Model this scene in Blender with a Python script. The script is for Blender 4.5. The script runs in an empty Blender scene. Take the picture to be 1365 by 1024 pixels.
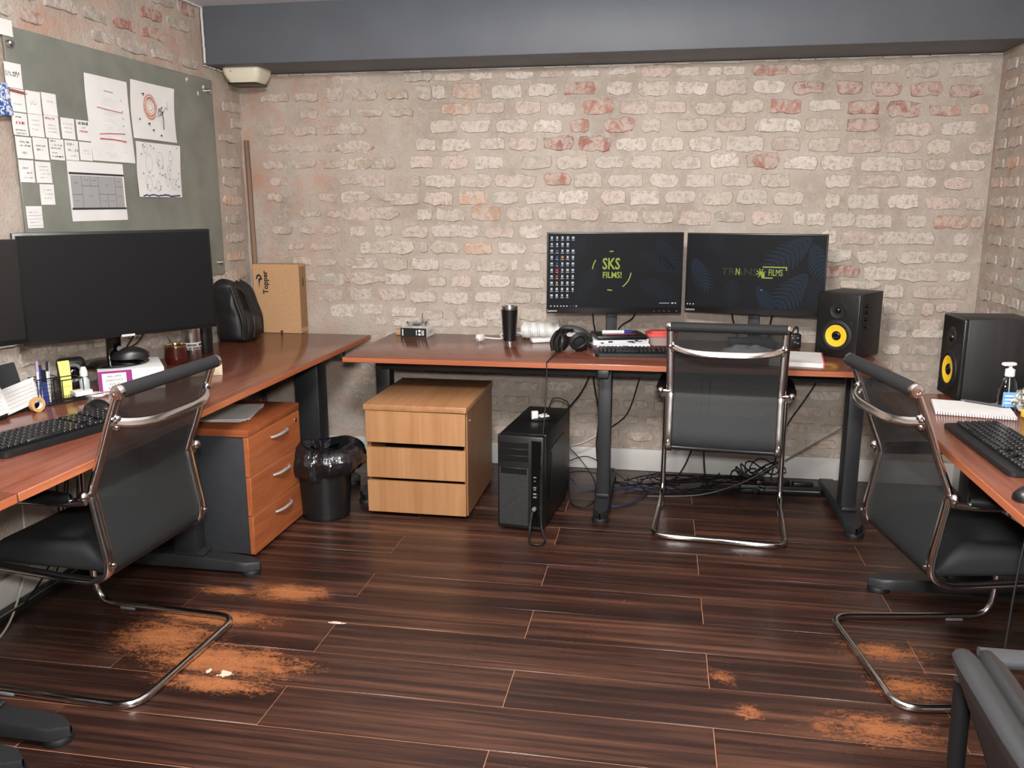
import bpy, bmesh, math, random
from mathutils import Vector, Matrix, noise
random.seed(11)
C = bpy.context.scene.collection
SC = bpy.context.scene
PI = math.pi

# ------------------------------------------------------------------ camera, light, exposure
yaw, pitch, roll = .1738, .2099, -.0023
fw = Vector((-math.sin(yaw)*math.cos(pitch), math.cos(yaw)*math.cos(pitch), -math.sin(pitch)))
rt = Vector((math.cos(yaw), math.sin(yaw), 0)); up = rt.cross(fw)
r2 = rt*math.cos(roll)+up*math.sin(roll); u2 = up*math.cos(roll)-rt*math.sin(roll)
cd = bpy.data.cameras.new('camera'); cam = bpy.data.objects.new('camera', cd); C.objects.link(cam)
cd.sensor_width = 36; cd.lens = 1128.2/1365*36; cd.clip_start = .05
m = Matrix((r2, u2, -fw)).transposed().to_4x4(); m.translation = Vector((2.3316, -4.573, 1.4499))
cam.matrix_world = m
SC.camera = cam
SC.view_settings.view_transform = 'Standard'; SC.view_settings.look = 'None'
SC.view_settings.gamma = 1; SC.view_settings.use_curve_mapping = False
SC.view_settings.exposure = 0.14
w = bpy.data.worlds.new('world'); SC.world = w; w.use_nodes = True
w.node_tree.nodes['Background'].inputs[0].default_value = (.5, .5, .5, 1)
w.node_tree.nodes['Background'].inputs[1].default_value = .3

def area(name, loc, target, sx, sy, power, col=(1, .98, .96)):
    l = bpy.data.lights.new(name, 'AREA'); l.shape = 'RECTANGLE'; l.size = sx; l.size_y = sy
    l.energy = power; l.color = col
    o = bpy.data.objects.new(name, l); C.objects.link(o); o.location = loc
    o.rotation_euler = (Vector(target)-Vector(loc)).to_track_quat('-Z', 'Y').to_euler()
    o['kind'] = 'helper'
    return o
area('ceiling_lamp_light', (1.95, -3.55, 2.36), (1.95, -.6, .75), .5, .4, 112)
area('ceiling_fill_light', (1.95, -2.4, 2.40), (1.95, -2.4, 0), 3.0, 3.0, 20)  # added soft fill under the ceiling for ambient bounce, not a real fixture

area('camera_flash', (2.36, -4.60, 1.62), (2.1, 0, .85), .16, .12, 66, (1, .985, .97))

# ------------------------------------------------------------------ helpers
def lin(c):
    return tuple(((v/255)/12.92 if v/255 <= .04045 else ((v/255+.055)/1.055)**2.4) for v in c)+(1,)

class NT:
    def __init__(s, name):
        s.m = bpy.data.materials.new(name); s.m.use_nodes = True; s.t = s.m.node_tree
        s.b = s.t.nodes['Principled BSDF']; s.out = s.t.nodes['Material Output']
    def n(s, typ, **k):
        x = s.t.nodes.new(typ)
        for a, v in k.items():
            if a.startswith('i_'): x.inputs[int(a[2:]) if a[2:].isdigit() else a[2:].replace('_', ' ')].default_value = v
            else: setattr(x, a, v)
        return x
    def l(s, a, b): s.t.links.new(a, b)
    def coord(s, which='Object', scale=(1, 1, 1), rand=False):
        if which == 'Position': o = s.n('ShaderNodeNewGeometry').outputs['Position']
        else: o = s.n('ShaderNodeTexCoord').outputs[which]
        mp = s.n('ShaderNodeMapping'); mp.inputs['Scale'].default_value = scale; s.l(o, mp.inputs['Vector'])
        if rand:
            oi = s.n('ShaderNodeObjectInfo'); mu = s.n('ShaderNodeMath', operation='MULTIPLY'); mu.inputs[1].default_value = 37.0
            s.l(oi.outputs['Random'], mu.inputs[0]); s.l(mu.outputs[0], mp.inputs['Location'])
        return mp.outputs[0]
    def noise(s, vec, scale=5, detail=4, rough=.55, dist=0):
        x = s.n('ShaderNodeTexNoise'); x.inputs['Scale'].default_value = scale; x.inputs['Detail'].default_value = detail
        x.inputs['Roughness'].default_value = rough; x.inputs['Distortion'].default_value = dist
        s.l(vec, x.inputs['Vector']); return x.outputs['Fac']
    def ramp(s, fac, stops):
        x = s.n('ShaderNodeValToRGB'); e = x.color_ramp.elements
        while len(e) < len(stops): e.new(.5)
        for q, (p, c) in zip(e, stops):
            q.position = p; q.color = c if len(c) == 4 else lin(c)
        s.l(fac, x.inputs[0]); return x.outputs[0]
    def mix(s, fac, a, b):
        x = s.n('ShaderNodeMix', data_type='RGBA')
        for v, i in ((fac, 0), (a, 6), (b, 7)):
            if hasattr(v, 'links'): s.l(v, x.inputs[i])
            else: x.inputs[i].default_value = v
        return x.outputs[2]
    def math(s, op, a, b=None, clamp=False):
        x = s.n('ShaderNodeMath', operation=op); x.use_clamp = clamp
        for i, v in enumerate((a, b)):
            if v is None: continue
            if hasattr(v, 'links'): s.l(v, x.inputs[i])
            else: x.inputs[i].default_value = v
        return x.outputs[0]
    def bump(s, h, strength=.3, dist=.01):
        x = s.n('ShaderNodeBump'); x.inputs['Strength'].default_value = strength; x.inputs['Distance'].default_value = dist
        s.l(h, x.inputs['Height']); s.l(x.outputs[0], s.b.inputs['Normal'])
    def set(s, **k):
        names = dict(col='Base Color', rough='Roughness', metal='Metallic', spec='Specular IOR Level', coat='Coat Weight', crough='Coat Roughness',
                     trans='Transmission Weight', alpha='Alpha', ior='IOR', ecol='Emission Color', estr='Emission Strength')
        for a, v in k.items():
            i = s.b.inputs[names[a]]
            if hasattr(v, 'links'): s.l(v, i)
            else: i.default_value = v
        return s

def pm(name, rgb, rough=.5, metal=0, spec=.5, var=.0, vscale=30, bump=0, bscale=300, bd=.002, **k):
    t = NT(name); t.set(rough=rough, metal=metal, spec=spec, **k)
    if var or bump: co = t.coord('Object')
    if var:
        f = t.noise(co, vscale)
        a = tuple(max(0, v*(1-var)) for v in rgb); b = tuple(min(255, v*(1+var)) for v in rgb)
        t.set(col=t.ramp(f, [(.3, a), (.7, b)]))
    else: t.set(col=lin(rgb))
    if bump: t.bump(t.noise(co, bscale, 3), bump, bd)
    return t.m

def wood(name, dark, light, axis=0, rough=.35, fine=60, along=1.2, spec=.5, dist=.4):
    t = NT(name); sc = [fine]*3; sc[axis] = along
    co = t.coord('Object', tuple(sc), rand=True)
    f = t.noise(co, 1, 5, .6, dist)
    sc2 = [9]*3; sc2[axis] = .5
    f2 = t.noise(t.coord('Object', tuple(sc2), rand=True), 1, 3, .5, 1.2)
    f3 = t.math('ADD', t.math('MULTIPLY', f, .55), t.math('MULTIPLY', f2, .45))
    t.set(col=t.ramp(f3, [(.36, dark), (.62, light)]), rough=rough, spec=spec)
    t.bump(f, .06, .001)
    return t.m

class MB:
    """collects shapes into one mesh; build() links them as one object"""
    def __init__(s): s.bm = bmesh.new(); s.mi = 0
    def _tag(s, faces):
        for f in faces: f.material_index = s.mi
    def box(s, c, d, bev=0, rz=0, rot=None, seg=2):
        M = Matrix.Translation(c) @ (rot.to_4x4() if rot is not None else Matrix.Rotation(rz, 4, 'Z')) @ Matrix.Diagonal((d[0], d[1], d[2], 1))
        r = bmesh.ops.create_cube(s.bm, size=1, matrix=M)
        fs = {f for v in r['verts'] for f in v.link_faces}; s._tag(fs)
        if bev:
            es = list({e for v in r['verts'] for e in v.link_edges})
            q = bmesh.ops.bevel(s.bm, geom=es, offset=bev, segments=seg, affect='EDGES', profile=.5, clamp_overlap=True)
            s._tag(q['faces'])
        return s
    def tube(s, pts, r, n=8, closed=False, sec=None, nrm=None, caps=True):
        P = [Vector(p) for p in pts]; N = len(P); rings = []
        rr = r if hasattr(r, '__len__') else [r]*N
        T = []
        for i in range(N):
            a = P[(i-1) % N] if (closed or i > 0) else P[i]; b = P[(i+1) % N] if (closed or i < N-1) else P[i]
            T.append((b-a).normalized())
        if nrm is None:
            nrm = Vector((0, 0, 1)) if abs(T[0].z) < .9 else Vector((1, 0, 0))
        nv = Vector(nrm); nv = (nv-T[0]*nv.dot(T[0])).normalized()
        for i in range(N):
            if i:
                nv = nv-T[i]*nv.dot(T[i])
                nv = nv.normalized() if nv.length > 1e-6 else T[i].orthogonal().normalized()
            bv = T[i].cross(nv)
            if sec: ring = [P[i]+nv*x+bv*y for x, y in sec]
            else: ring = [P[i]+(nv*math.cos(2*PI*k/n)+bv*math.sin(2*PI*k/n))*rr[i] for k in range(n)]
            rings.append([s.bm.verts.new(p) for p in ring])
        m_ = len(rings[0]); fs = []
        for i in range(N if closed else N-1):
            A, B = rings[i], rings[(i+1) % N]
            for k in range(m_): fs.append(s.bm.faces.new((A[k], A[(k+1) % m_], B[(k+1) % m_], B[k])))
        if caps and not closed:
            fs.append(s.bm.faces.new(rings[0][::-1])); fs.append(s.bm.faces.new(rings[-1]))
        s._tag(fs); return s
    def lathe(s, prof, n=24, o=(0, 0, 0), rot=None, caps=True):
        rot = rot or Matrix.Identity(3); o = Vector(o); rings = []; fs = []
        for r, z in prof:
            if r < 1e-6: rings.append([s.bm.verts.new(o+rot @ Vector((0, 0, z)))])
            else: rings.append([s.bm.verts.new(o+rot @ Vector((r*math.cos(2*PI*k/n), r*math.sin(2*PI*k/n), z))) for k in range(n)])
        for A, B in zip(rings, rings[1:]):
            for k in range(n):
                a, b = A[k % len(A)], A[(k+1) % n % len(A)]; c, d = B[(k+1) % n % len(B)], B[k % len(B)]
                vs = []
                for v in (a, b, c, d):
                    if v not in vs: vs.append(v)
                if len(vs) > 2: fs.append(s.bm.faces.new(vs))
        if caps:
            for R in (rings[0], rings[-1]):
                if len(R) > 2: fs.append(s.bm.faces.new(R))
        s._tag(fs); return s
    def prism(s, pts, d0, d1, f):
        """pts 2-D outline, f maps (u, v, depth) to a point"""
        A = [s.bm.verts.new(f(u, v, d0)) for u, v in pts]; B = [s.bm.verts.new(f(u, v, d1)) for u, v in pts]; n = len(pts)
        fs = [s.bm.faces.new(A[::-1]), s.bm.faces.new(B)]
        for k in range(n): fs.append(s.bm.faces.new((A[k], A[(k+1) % n], B[(k+1) % n], B[k])))
        s._tag(fs); return s
    def grid(s, rows, close=False):
        V = [[s.bm.verts.new(p) for p in r] for r in rows]; fs = []
        for A, B in zip(V, V[1:]):
            n = len(A)
            for k in range(n if close else n-1): fs.append(s.bm.faces.new((A[k], A[(k+1) % n], B[(k+1) % n], B[k])))
        s._tag(fs); return s
    def quad(s, *p):
        s._tag([s.bm.faces.new([s.bm.verts.new(q) for q in p])]); return s
    def ball(s, c, r, sc=(1, 1, 1), n=12):
        q = bmesh.ops.create_uvsphere(s.bm, u_segments=n, v_segments=max(6, n//2+2), radius=r, matrix=Matrix.Translation(c) @ Matrix.Diagonal((*sc, 1)))
        s._tag({f for v in q['verts'] for f in v.link_faces}); return s
    def mesh(s, name, mats, ang=40):
        bmesh.ops.recalc_face_normals(s.bm, faces=s.bm.faces)
        me = bpy.data.meshes.new(name); s.bm.to_mesh(me); s.bm.free()
        for x in (mats if isinstance(mats, (list, tuple)) else [mats]): me.materials.append(x)
        me.polygons.foreach_set('use_smooth', [True]*len(me.polygons))
        me.set_sharp_from_angle(angle=math.radians(ang))
        return me
    def build(s, name, mats, parent=None, loc=None, rz=0, ang=40, sub=0, **props):
        o = bpy.data.objects.new(name, s.mesh(name, mats, ang)); C.objects.link(o)
        if parent is not None: o.parent = parent
        if loc is not None: o.location = loc
        if rz: o.rotation_euler = (0, 0, rz)
        if sub:
            md = o.modifiers.new('sub', 'SUBSURF'); md.levels = sub; md.render_levels = sub
        for k, v in props.items(): o[k] = v
        return o

def thing(name, label, cat, loc=(0, 0, 0), rz=0, group=None):
    o = bpy.data.objects.new(name, None); C.objects.link(o); o.location = loc; o.rotation_euler = (0, 0, rz)
    o.empty_display_size = .05
    return tag(o, label, cat, group)
def tag(o, label, cat, group=None):
    o['label'] = label; o['category'] = cat; o['kind'] = 'thing'
    if group: o['group'] = group
    return o
def struct(o): o['kind'] = 'structure'; return o
def copy_tree(o, parent=None):
    c = o.copy(); C.objects.link(c)
    if parent is not None: c.parent = parent
    for ch in list(o.children): copy_tree(ch, c)
    return c
def spline(P, k=8, closed=False):
    P = [Vector(p) for p in P]; n = len(P); out = []
    for i in range(n if closed else n-1):
        g = lambda j: P[j % n] if closed else P[min(max(j, 0), n-1)]
        a, b, c, d = g(i-1), g(i), g(i+1), g(i+2)
        for j in range(k):
            t = j/k; out.append(.5*((2*b)+(c-a)*t+(2*a-5*b+4*c-d)*t*t+(3*b-a-3*c+d)*t**3))
    if not closed: out.append(P[-1])
    return out
def fillet(P, r, k=5):
    P = [Vector(p) for p in P]; out = [P[0]]
    for i in range(1, len(P)-1):
        a = (P[i-1]-P[i]); b = (P[i+1]-P[i]); rr = min(r[i] if hasattr(r, '__len__') else r, a.length*.48, b.length*.48)
        p0 = P[i]+a.normalized()*rr; p1 = P[i]+b.normalized()*rr
        for j in range(k+1):
            t = j/k; out.append(p0*(1-t)**2+P[i]*2*t*(1-t)+p1*t*t)
    return out+[P[-1]]
def rrect(w, h, r, k=4):
    out = []
    for cx, cy, a in ((w/2-r, h/2-r, 0), (-w/2+r, h/2-r, PI/2), (-w/2+r, -h/2+r, PI), (w/2-r, -h/2+r, 1.5*PI)):
        for j in range(k+1): out.append((cx+r*math.cos(a+j*PI/2/k), cy+r*math.sin(a+j*PI/2/k)))
    return out
RX = lambda a: Matrix.Rotation(a, 3, 'X')
RY = lambda a: Matrix.Rotation(a, 3, 'Y')
RZ = lambda a: Matrix.Rotation(a, 3, 'Z')

def text(body, size, material, parent, M, name='lettering', align='CENTER', sx=1, ext=.0002, bold=0):
    cu = bpy.data.curves.new(name, 'FONT'); cu.body = body; cu.size = size; cu.align_x = align; cu.align_y = 'CENTER'
    cu.extrude = ext; cu.offset = bold; cu.resolution_u = 2
    o = bpy.data.objects.new(name, cu); C.objects.link(o)
    me = bpy.data.meshes.new_from_object(o); bpy.data.objects.remove(o); bpy.data.curves.remove(cu)
    me.name = name; me.transform(M @ Matrix.Diagonal((sx, 1, 1, 1))); me.materials.clear(); me.materials.append(material)
    q = bpy.data.objects.new(name, me); C.objects.link(q); q.parent = parent
    return q
def frame(o, x, y):
    """matrix with given origin, x axis and y axis"""
    x = Vector(x).normalized(); y = Vector(y).normalized(); z = x.cross(y)
    M = Matrix((x, y, z)).transposed().to_4x4(); M.translation = Vector(o); return M

# ------------------------------------------------------------------ materials
chrome = pm('chrome', (214, 210, 208), .17, 1)
steel = pm('brushed_steel', (190, 188, 185), .28, 1, var=.05)
black_plastic = pm('black_plastic', (26, 27, 28), .42, bump=.1, bscale=500, bd=.0005)
gloss_black = pm('gloss_black', (12, 12, 13), .12)
key_black = pm('key_black', (30, 30, 32), .22, spec=.7)
arm_grey = pm('arm_grey', (54, 55, 57), .5)
satin_black = pm('satin_black', (18, 18, 19), .36)
handle_steel = pm('satin_handle', (204, 203, 200), .32, .55)
silver_print = pm('silver_plate', (196, 196, 196), .4)
rubber = pm('black_rubber', (16, 16, 17), .6)
leather = pm('black_leatherette', (24, 24, 25), .42, bump=.25, bscale=420, bd=.001)
foam = pm('foam_grip', (27, 28, 29), .75, bump=.2, bscale=500, bd=.001)
charcoal = pm('charcoal_metal', (52, 54, 57), .5, var=.05, bump=.1, bscale=700, bd=.0005)
dark_metal = pm('dark_desk_metal', (40, 41, 43), .45, var=.05, bump=.1, bscale=500, bd=.0005)
grey_plastic = pm('grey_plastic', (120, 122, 124), .45)
white_plastic = pm('white_plastic', (228, 228, 224), .4)
paper = pm('white_paper', (226, 225, 222), .85, var=.02, vscale=8)
white_paint = pm('white_baseboard_paint', (206, 203, 198), .5, var=.03, vscale=5)
ink = pm('dark_ink', (52, 50, 56), .8)
ink_light = pm('pale_pencil', (165, 163, 166), .8)
ink_red = pm('red_ink', (190, 70, 70), .8)
ink_blue = pm('blue_ink', (45, 48, 110), .8)
ink_orange = pm('orange_pencil', (222, 140, 105), .8)
print_grey = pm('printed_grey', (158, 158, 158), .85)
desk_top = wood('cherry_desk_top', (100, 55, 42), (130, 78, 60), 0, .2, 70, 2.0)
desk_top_y = wood('cherry_desk_top_along_y', (102, 55, 41), (132, 78, 59), 1, .2, 70, 2.0)
desk_edge = wood('cherry_edge_band', (158, 88, 58), (182, 108, 74), 0, .4, 90, 1.5)
desk_edge_y = wood('cherry_edge_band_along_y', (162, 90, 58), (186, 112, 76), 1, .4, 90, 1.5)
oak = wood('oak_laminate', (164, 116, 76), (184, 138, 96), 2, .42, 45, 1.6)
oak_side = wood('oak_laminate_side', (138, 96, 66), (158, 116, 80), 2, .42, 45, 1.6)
oak_top = wood('oak_laminate_top', (160, 112, 74), (182, 134, 94), 1, .38, 45, 1.6)
orange_wood = wood('cherry_drawer_front', (150, 80, 44), (178, 104, 62), 1, .42, 36, 2.2, dist=1.4)
orange_top = wood('cherry_pedestal_top', (138, 70, 40), (166, 94, 56), 0, .35, 50, 1.5)
cardboard = pm('brown_cardboard', (186, 146, 106), .8, var=.03, vscale=60)
cardboard_edge = pm('cardboard_edge', (150, 114, 80), .85)
yellow_cone = pm('yellow_woofer_cone', (232, 190, 40), .45, var=.06, vscale=120)
glass = NT('clear_plastic').set(col=(.95, .97, .97, 1), trans=1, rough=.05, ior=1.35).m
clear_gel = NT('clear_gel').set(col=(.82, .9, .97, 1), trans=1, rough=.08, ior=1.33).m
def mesh_fabric(name, rgb, tr):
    t = NT(name); t.set(col=lin(rgb), rough=.55)
    co = t.coord('Object'); t.bump(t.noise(co, 600, 2), .3, .001)
    tb = t.n('ShaderNodeBsdfTransparent'); mx = t.n('ShaderNodeMixShader'); mx.inputs[0].default_value = tr
    t.l(t.b.outputs[0], mx.inputs[1]); t.l(tb.outputs[0], mx.inputs[2]); t.l(mx.outputs[0], t.out.inputs[0])
    return t.m
net = mesh_fabric('black_net_fabric', (46, 49, 50), .40)
seat_cloth = NT('black_seat_fabric').set(col=lin((30, 31, 32)), rough=.7)
_c = seat_cloth.coord('Object'); seat_cloth.bump(seat_cloth.noise(_c, 700, 2), .5, .002); seat_cloth = seat_cloth.m

def emit(name, rgb, s):
    t = NT(name); t.set(col=(.005, .005, .006, 1), rough=.55, spec=.12, ecol=lin(rgb), estr=s); return t.m
# ------------------------------------------------------------------ the room
W, YF, HC = 3.891, -5.7, 2.421
def mortar(name, axis):
    t = NT(name)
    co = t.coord('Position')
    f = t.noise(co, 3.2, 6, .6); g = t.noise(co, 22, 6, .7); h = t.noise(co, 90, 4, .65)
    c = t.ramp(f, [(.3, (158, 146, 134)), (.5, (178, 166, 154)), (.72, (192, 181, 170))])
    c = t.mix(t.ramp(g, [(.5, (0, 0, 0)), (.75, (255, 255, 255))]), c, lin((196, 184, 172)))
    c = t.mix(t.math('MULTIPLY', t.ramp(h, [(.3, (255, 255, 255)), (.42, (0, 0, 0))]), .45), c, lin((112, 102, 92)))
    sx = t.n('ShaderNodeSeparateXYZ'); t.l(co, sx.inputs[0])
    if axis == 'back':      # faded salmon brick dust over the left end of the wall
        k = t.math('SUBTRACT', 1.15, sx.outputs['X']); k = t.math('MULTIPLY', k, .95, True)
    elif axis == 'left': k = t.math('ADD', sx.outputs['Z'], -1.0, True); k = t.math('MULTIPLY', k, .8)
    else: k = t.math('MULTIPLY', sx.outputs['Z'], .25)
    q = t.ramp(t.noise(co, 5.5, 6, .7), [(.46, (0, 0, 0)), (.72, (255, 255, 255))])
    c = t.mix(t.math('MULTIPLY', k, q, True), c, lin((186, 138, 116)))
    t.set(col=c, rough=.92, spec=.2)
    t.bump(t.math('ADD', t.math('MULTIPLY', g, .7), t.math('MULTIPLY', h, .4)), .8, .012)
    return t.m
def brick_material():
    t = NT('limewashed_brick')
    oi = t.n('ShaderNodeObjectInfo'); co = t.coord('Position')
    base = oi.outputs['Color']
    a = t.noise(co, 17, 6, .68, .6); b = t.noise(co, 55, 6, .7); d = t.noise(co, 160, 3, .6)
    c = t.mix(t.ramp(a, [(.43, (0, 0, 0)), (.54, (215, 215, 215))]), base, lin((214, 201, 190)))
    c = t.mix(t.ramp(t.noise(co, 25, 5, .7, .8), [(.58, (0, 0, 0)), (.68, (200, 200, 200))]), c, lin((186, 150, 136)))
    c = t.mix(t.ramp(b, [(.38, (235, 235, 235)), (.50, (0, 0, 0))]), c, lin((172, 163, 149)))
    c = t.mix(t.ramp(d, [(.26, (180, 180, 180)), (.36, (0, 0, 0))]), c, lin((110, 92, 82)))
    sm = t.noise(co, 11, 7, .75, .4)
    c = t.mix(t.ramp(sm, [(.56, (0, 0, 0)), (.64, (220, 220, 220))]), c, lin((182, 169, 156)))
    t.set(col=c, rough=.9, spec=.2); t.bump(t.math('ADD', b, t.math('MULTIPLY', a, .8)), 1.0, .010)
    return t.m
BRICK = brick_material()
TINT = dict(w=(216, 206, 196), p=(205, 184, 173), b=(205, 193, 178), r=(178, 124, 110), g=(182, 173, 162), o=(206, 168, 143))
def tint(k):
    c = TINT[k]; j = random.uniform(.93, 1.06); return lin(tuple(min(255, v*j) for v in c))
def brick_bm(bm, M, ragged=1.0):
    # unit brick: 1 x 1 in x and z, face at y=-1, back at y=0 ; real size through M
    P = []
    nx = 5
    for i in range(nx): P.append((-.5+i/nx+.02, -.5))
    for i in range(2): P.append((.5, -.5+i/2+.05))
    for i in range(nx): P.append((.5-i/nx-.02, .5))
    for i in range(2): P.append((-.5, .5-i/2-.05))
    A, B = [], []
    for x, z in P:
        cx = 1-.10*ragged*random.random() if abs(z) > .4 and abs(x) > .4 else 1
        jx = random.uniform(-.05, .025)*ragged*(1 if x > 0 else -1) if abs(x) > .42 else random.uniform(-.03, .03)
        jz = random.uniform(-.14, .05)*ragged*(1 if z > 0 else -1) if abs(z) > .42 else random.uniform(-.04, .04)
        x, z = x*cx+jx, z*cx+jz
        A.append(bm.verts.new(M @ Vector((x, 0, z)))); B.append(bm.verts.new(M @ Vector((x*.965, -1+random.uniform(-.2, .25), z*.90))))
    n = len(P); bm.faces.new(B)
    for k in range(n): bm.faces.new((A[k], A[(k+1) % n], B[(k+1) % n], B[k]))
POOL = []
for i in range(36):
    b = MB(); brick_bm(b.bm, Matrix.Identity(4), 1.0); POOL.append(b.mesh('brick', BRICK, 50))
def put_brick(parent, x, z, w_, h_, k, dep, M=Matrix.Identity(4)):
    o = bpy.data.objects.new('brick', random.choice(POOL)); C.objects.link(o); o.parent = parent
    o.matrix_local = M @ Matrix.Translation((x, 0, z)) @ Matrix.Rotation(random.uniform(-.012, .012), 4, 'Y') @ Matrix.Diagonal((w_*random.choice((-1, 1)), dep, h_, 1))
    o.color = tint(k); return o

def wall_grid(name, mat_, L, H, f, depth=None):
    """rough wall: f(u, v, d) gives the point, d is how far the face stands proud"""
    b = MB(); nu, nv = int(L/.045), int(H/.045); rows = []
    for j in range(nv+1):
        r = []
        for i in range(nu+1):
            u, v = L*i/nu, H*j/nv
            d = .0035*noise.noise((u*9, v*9, 3.3))+.003*noise.noise((u*23, v*23, 1.3))+(depth(u, v) if depth else 0)
            r.append(f(u, v, d))
        rows.append(r)
    b.grid(rows)
    e = [f(0, 0, -.12), f(L, 0, -.12), f(L, H, -.12), f(0, H, -.12)]
    b.quad(*e)
    return struct(b.build(name, mat_, ang=60))
def plaster(u, v):
    k = max(0, min(1, (.95-u)/.25))
    n_ = noise.noise((u*3.1, v*5, 7.7))
    return .0095*k*(.7+.6*n_)+.003*max(0, noise.noise((u*2.2, v*2.2, 2.2)))
wall_back = wall_grid('wall_back', mortar('back_wall_mortar', 'back'), W, HC, lambda u, v, d: (u, -d, v), plaster)
wall_left = wall_grid('wall_left', mortar('left_wall_mortar', 'left'), -YF, HC, lambda u, v, d: (d, YF+u, v), lambda u, v: max(-.012, min(.005, .004+.011*noise.noise((u*4, v*6, 9))+.006*noise.noise((u*11, v*15, 2)))))
wall_right = wall_grid('wall_right', mortar('right_wall_mortar', 'right'), -YF, HC, lambda u, v, d: (W-d, YF+u, v), lambda u, v: .004*noise.noise((u*4, v*6, 4)))
b = MB(); b.box((W/2, YF-.05, HC/2), (W, .1, HC)); struct(b.build('wall_front', pm('front_wall_paint', (190, 186, 180), .8, var=.02)))
b = MB(); b.box((W/2, YF/2, HC+.06), (W+.2, -YF+.2, .12)); struct(b.build('ceiling', pm('ceiling_paint', (224, 226, 232), .8, var=.02, vscale=4)))
# dark painted ceiling beam along the back wall
b = MB(); b.box((W/2, -.367/2, (2.143+HC)/2), (W-.004, .367, HC-2.143), .004)
struct(b.build('trim_1', pm('slate_beam_paint', (87, 91, 97), .55, var=.03, vscale=5, bump=.08, bscale=160)))
# ragged white filler line where the beam meets the brick
b = MB(); x = .01
while x < W-.02:
    l = random.uniform(.03, .09); h = random.uniform(.004, .011)
    b.box((x+l/2, -.012, 2.141-h/2), (l, .012, h), .002, seg=1); x += l*random.uniform(.85, 1.1)
x = .36
while x > .015:
    l = random.uniform(.02, .05); h = random.uniform(.004, .009)
    b.box((.016, -x, 2.141-h/2), (.012, l, h), .002, seg=1); x -= l*.9
z = 2.15
while z < HC-.02:
    l = random.uniform(.02, .05); b.box((.018, -.37-random.uniform(.001, .005), z+l/2), (.01, .008, l), .002, seg=1); z += l*.92
y = -.37
while y > -1.2:
    l = random.uniform(.03, .07); b.box((.016, y-l/2, HC-.006), (.012, l, random.uniform(.006, .016)), .002, seg=1); y -= l*.9
struct(b.build('trim_2', pm('white_filler', (214, 210, 202), .8)))
# baseboards
b = MB(); b.box((W/2, -.022, .062), (W-.03, .016, .122), .003); struct(b.build('baseboard_back', white_paint))
b = MB(); b.box((.024, YF/2, .062), (.016, -YF-.05, .122), .003); struct(b.build('baseboard_left', white_paint))
b = MB(); b.box((W-.02, YF/2, .062), (.016, -YF-.05, .122), .003); struct(b.build('baseboard_right', white_paint))

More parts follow.
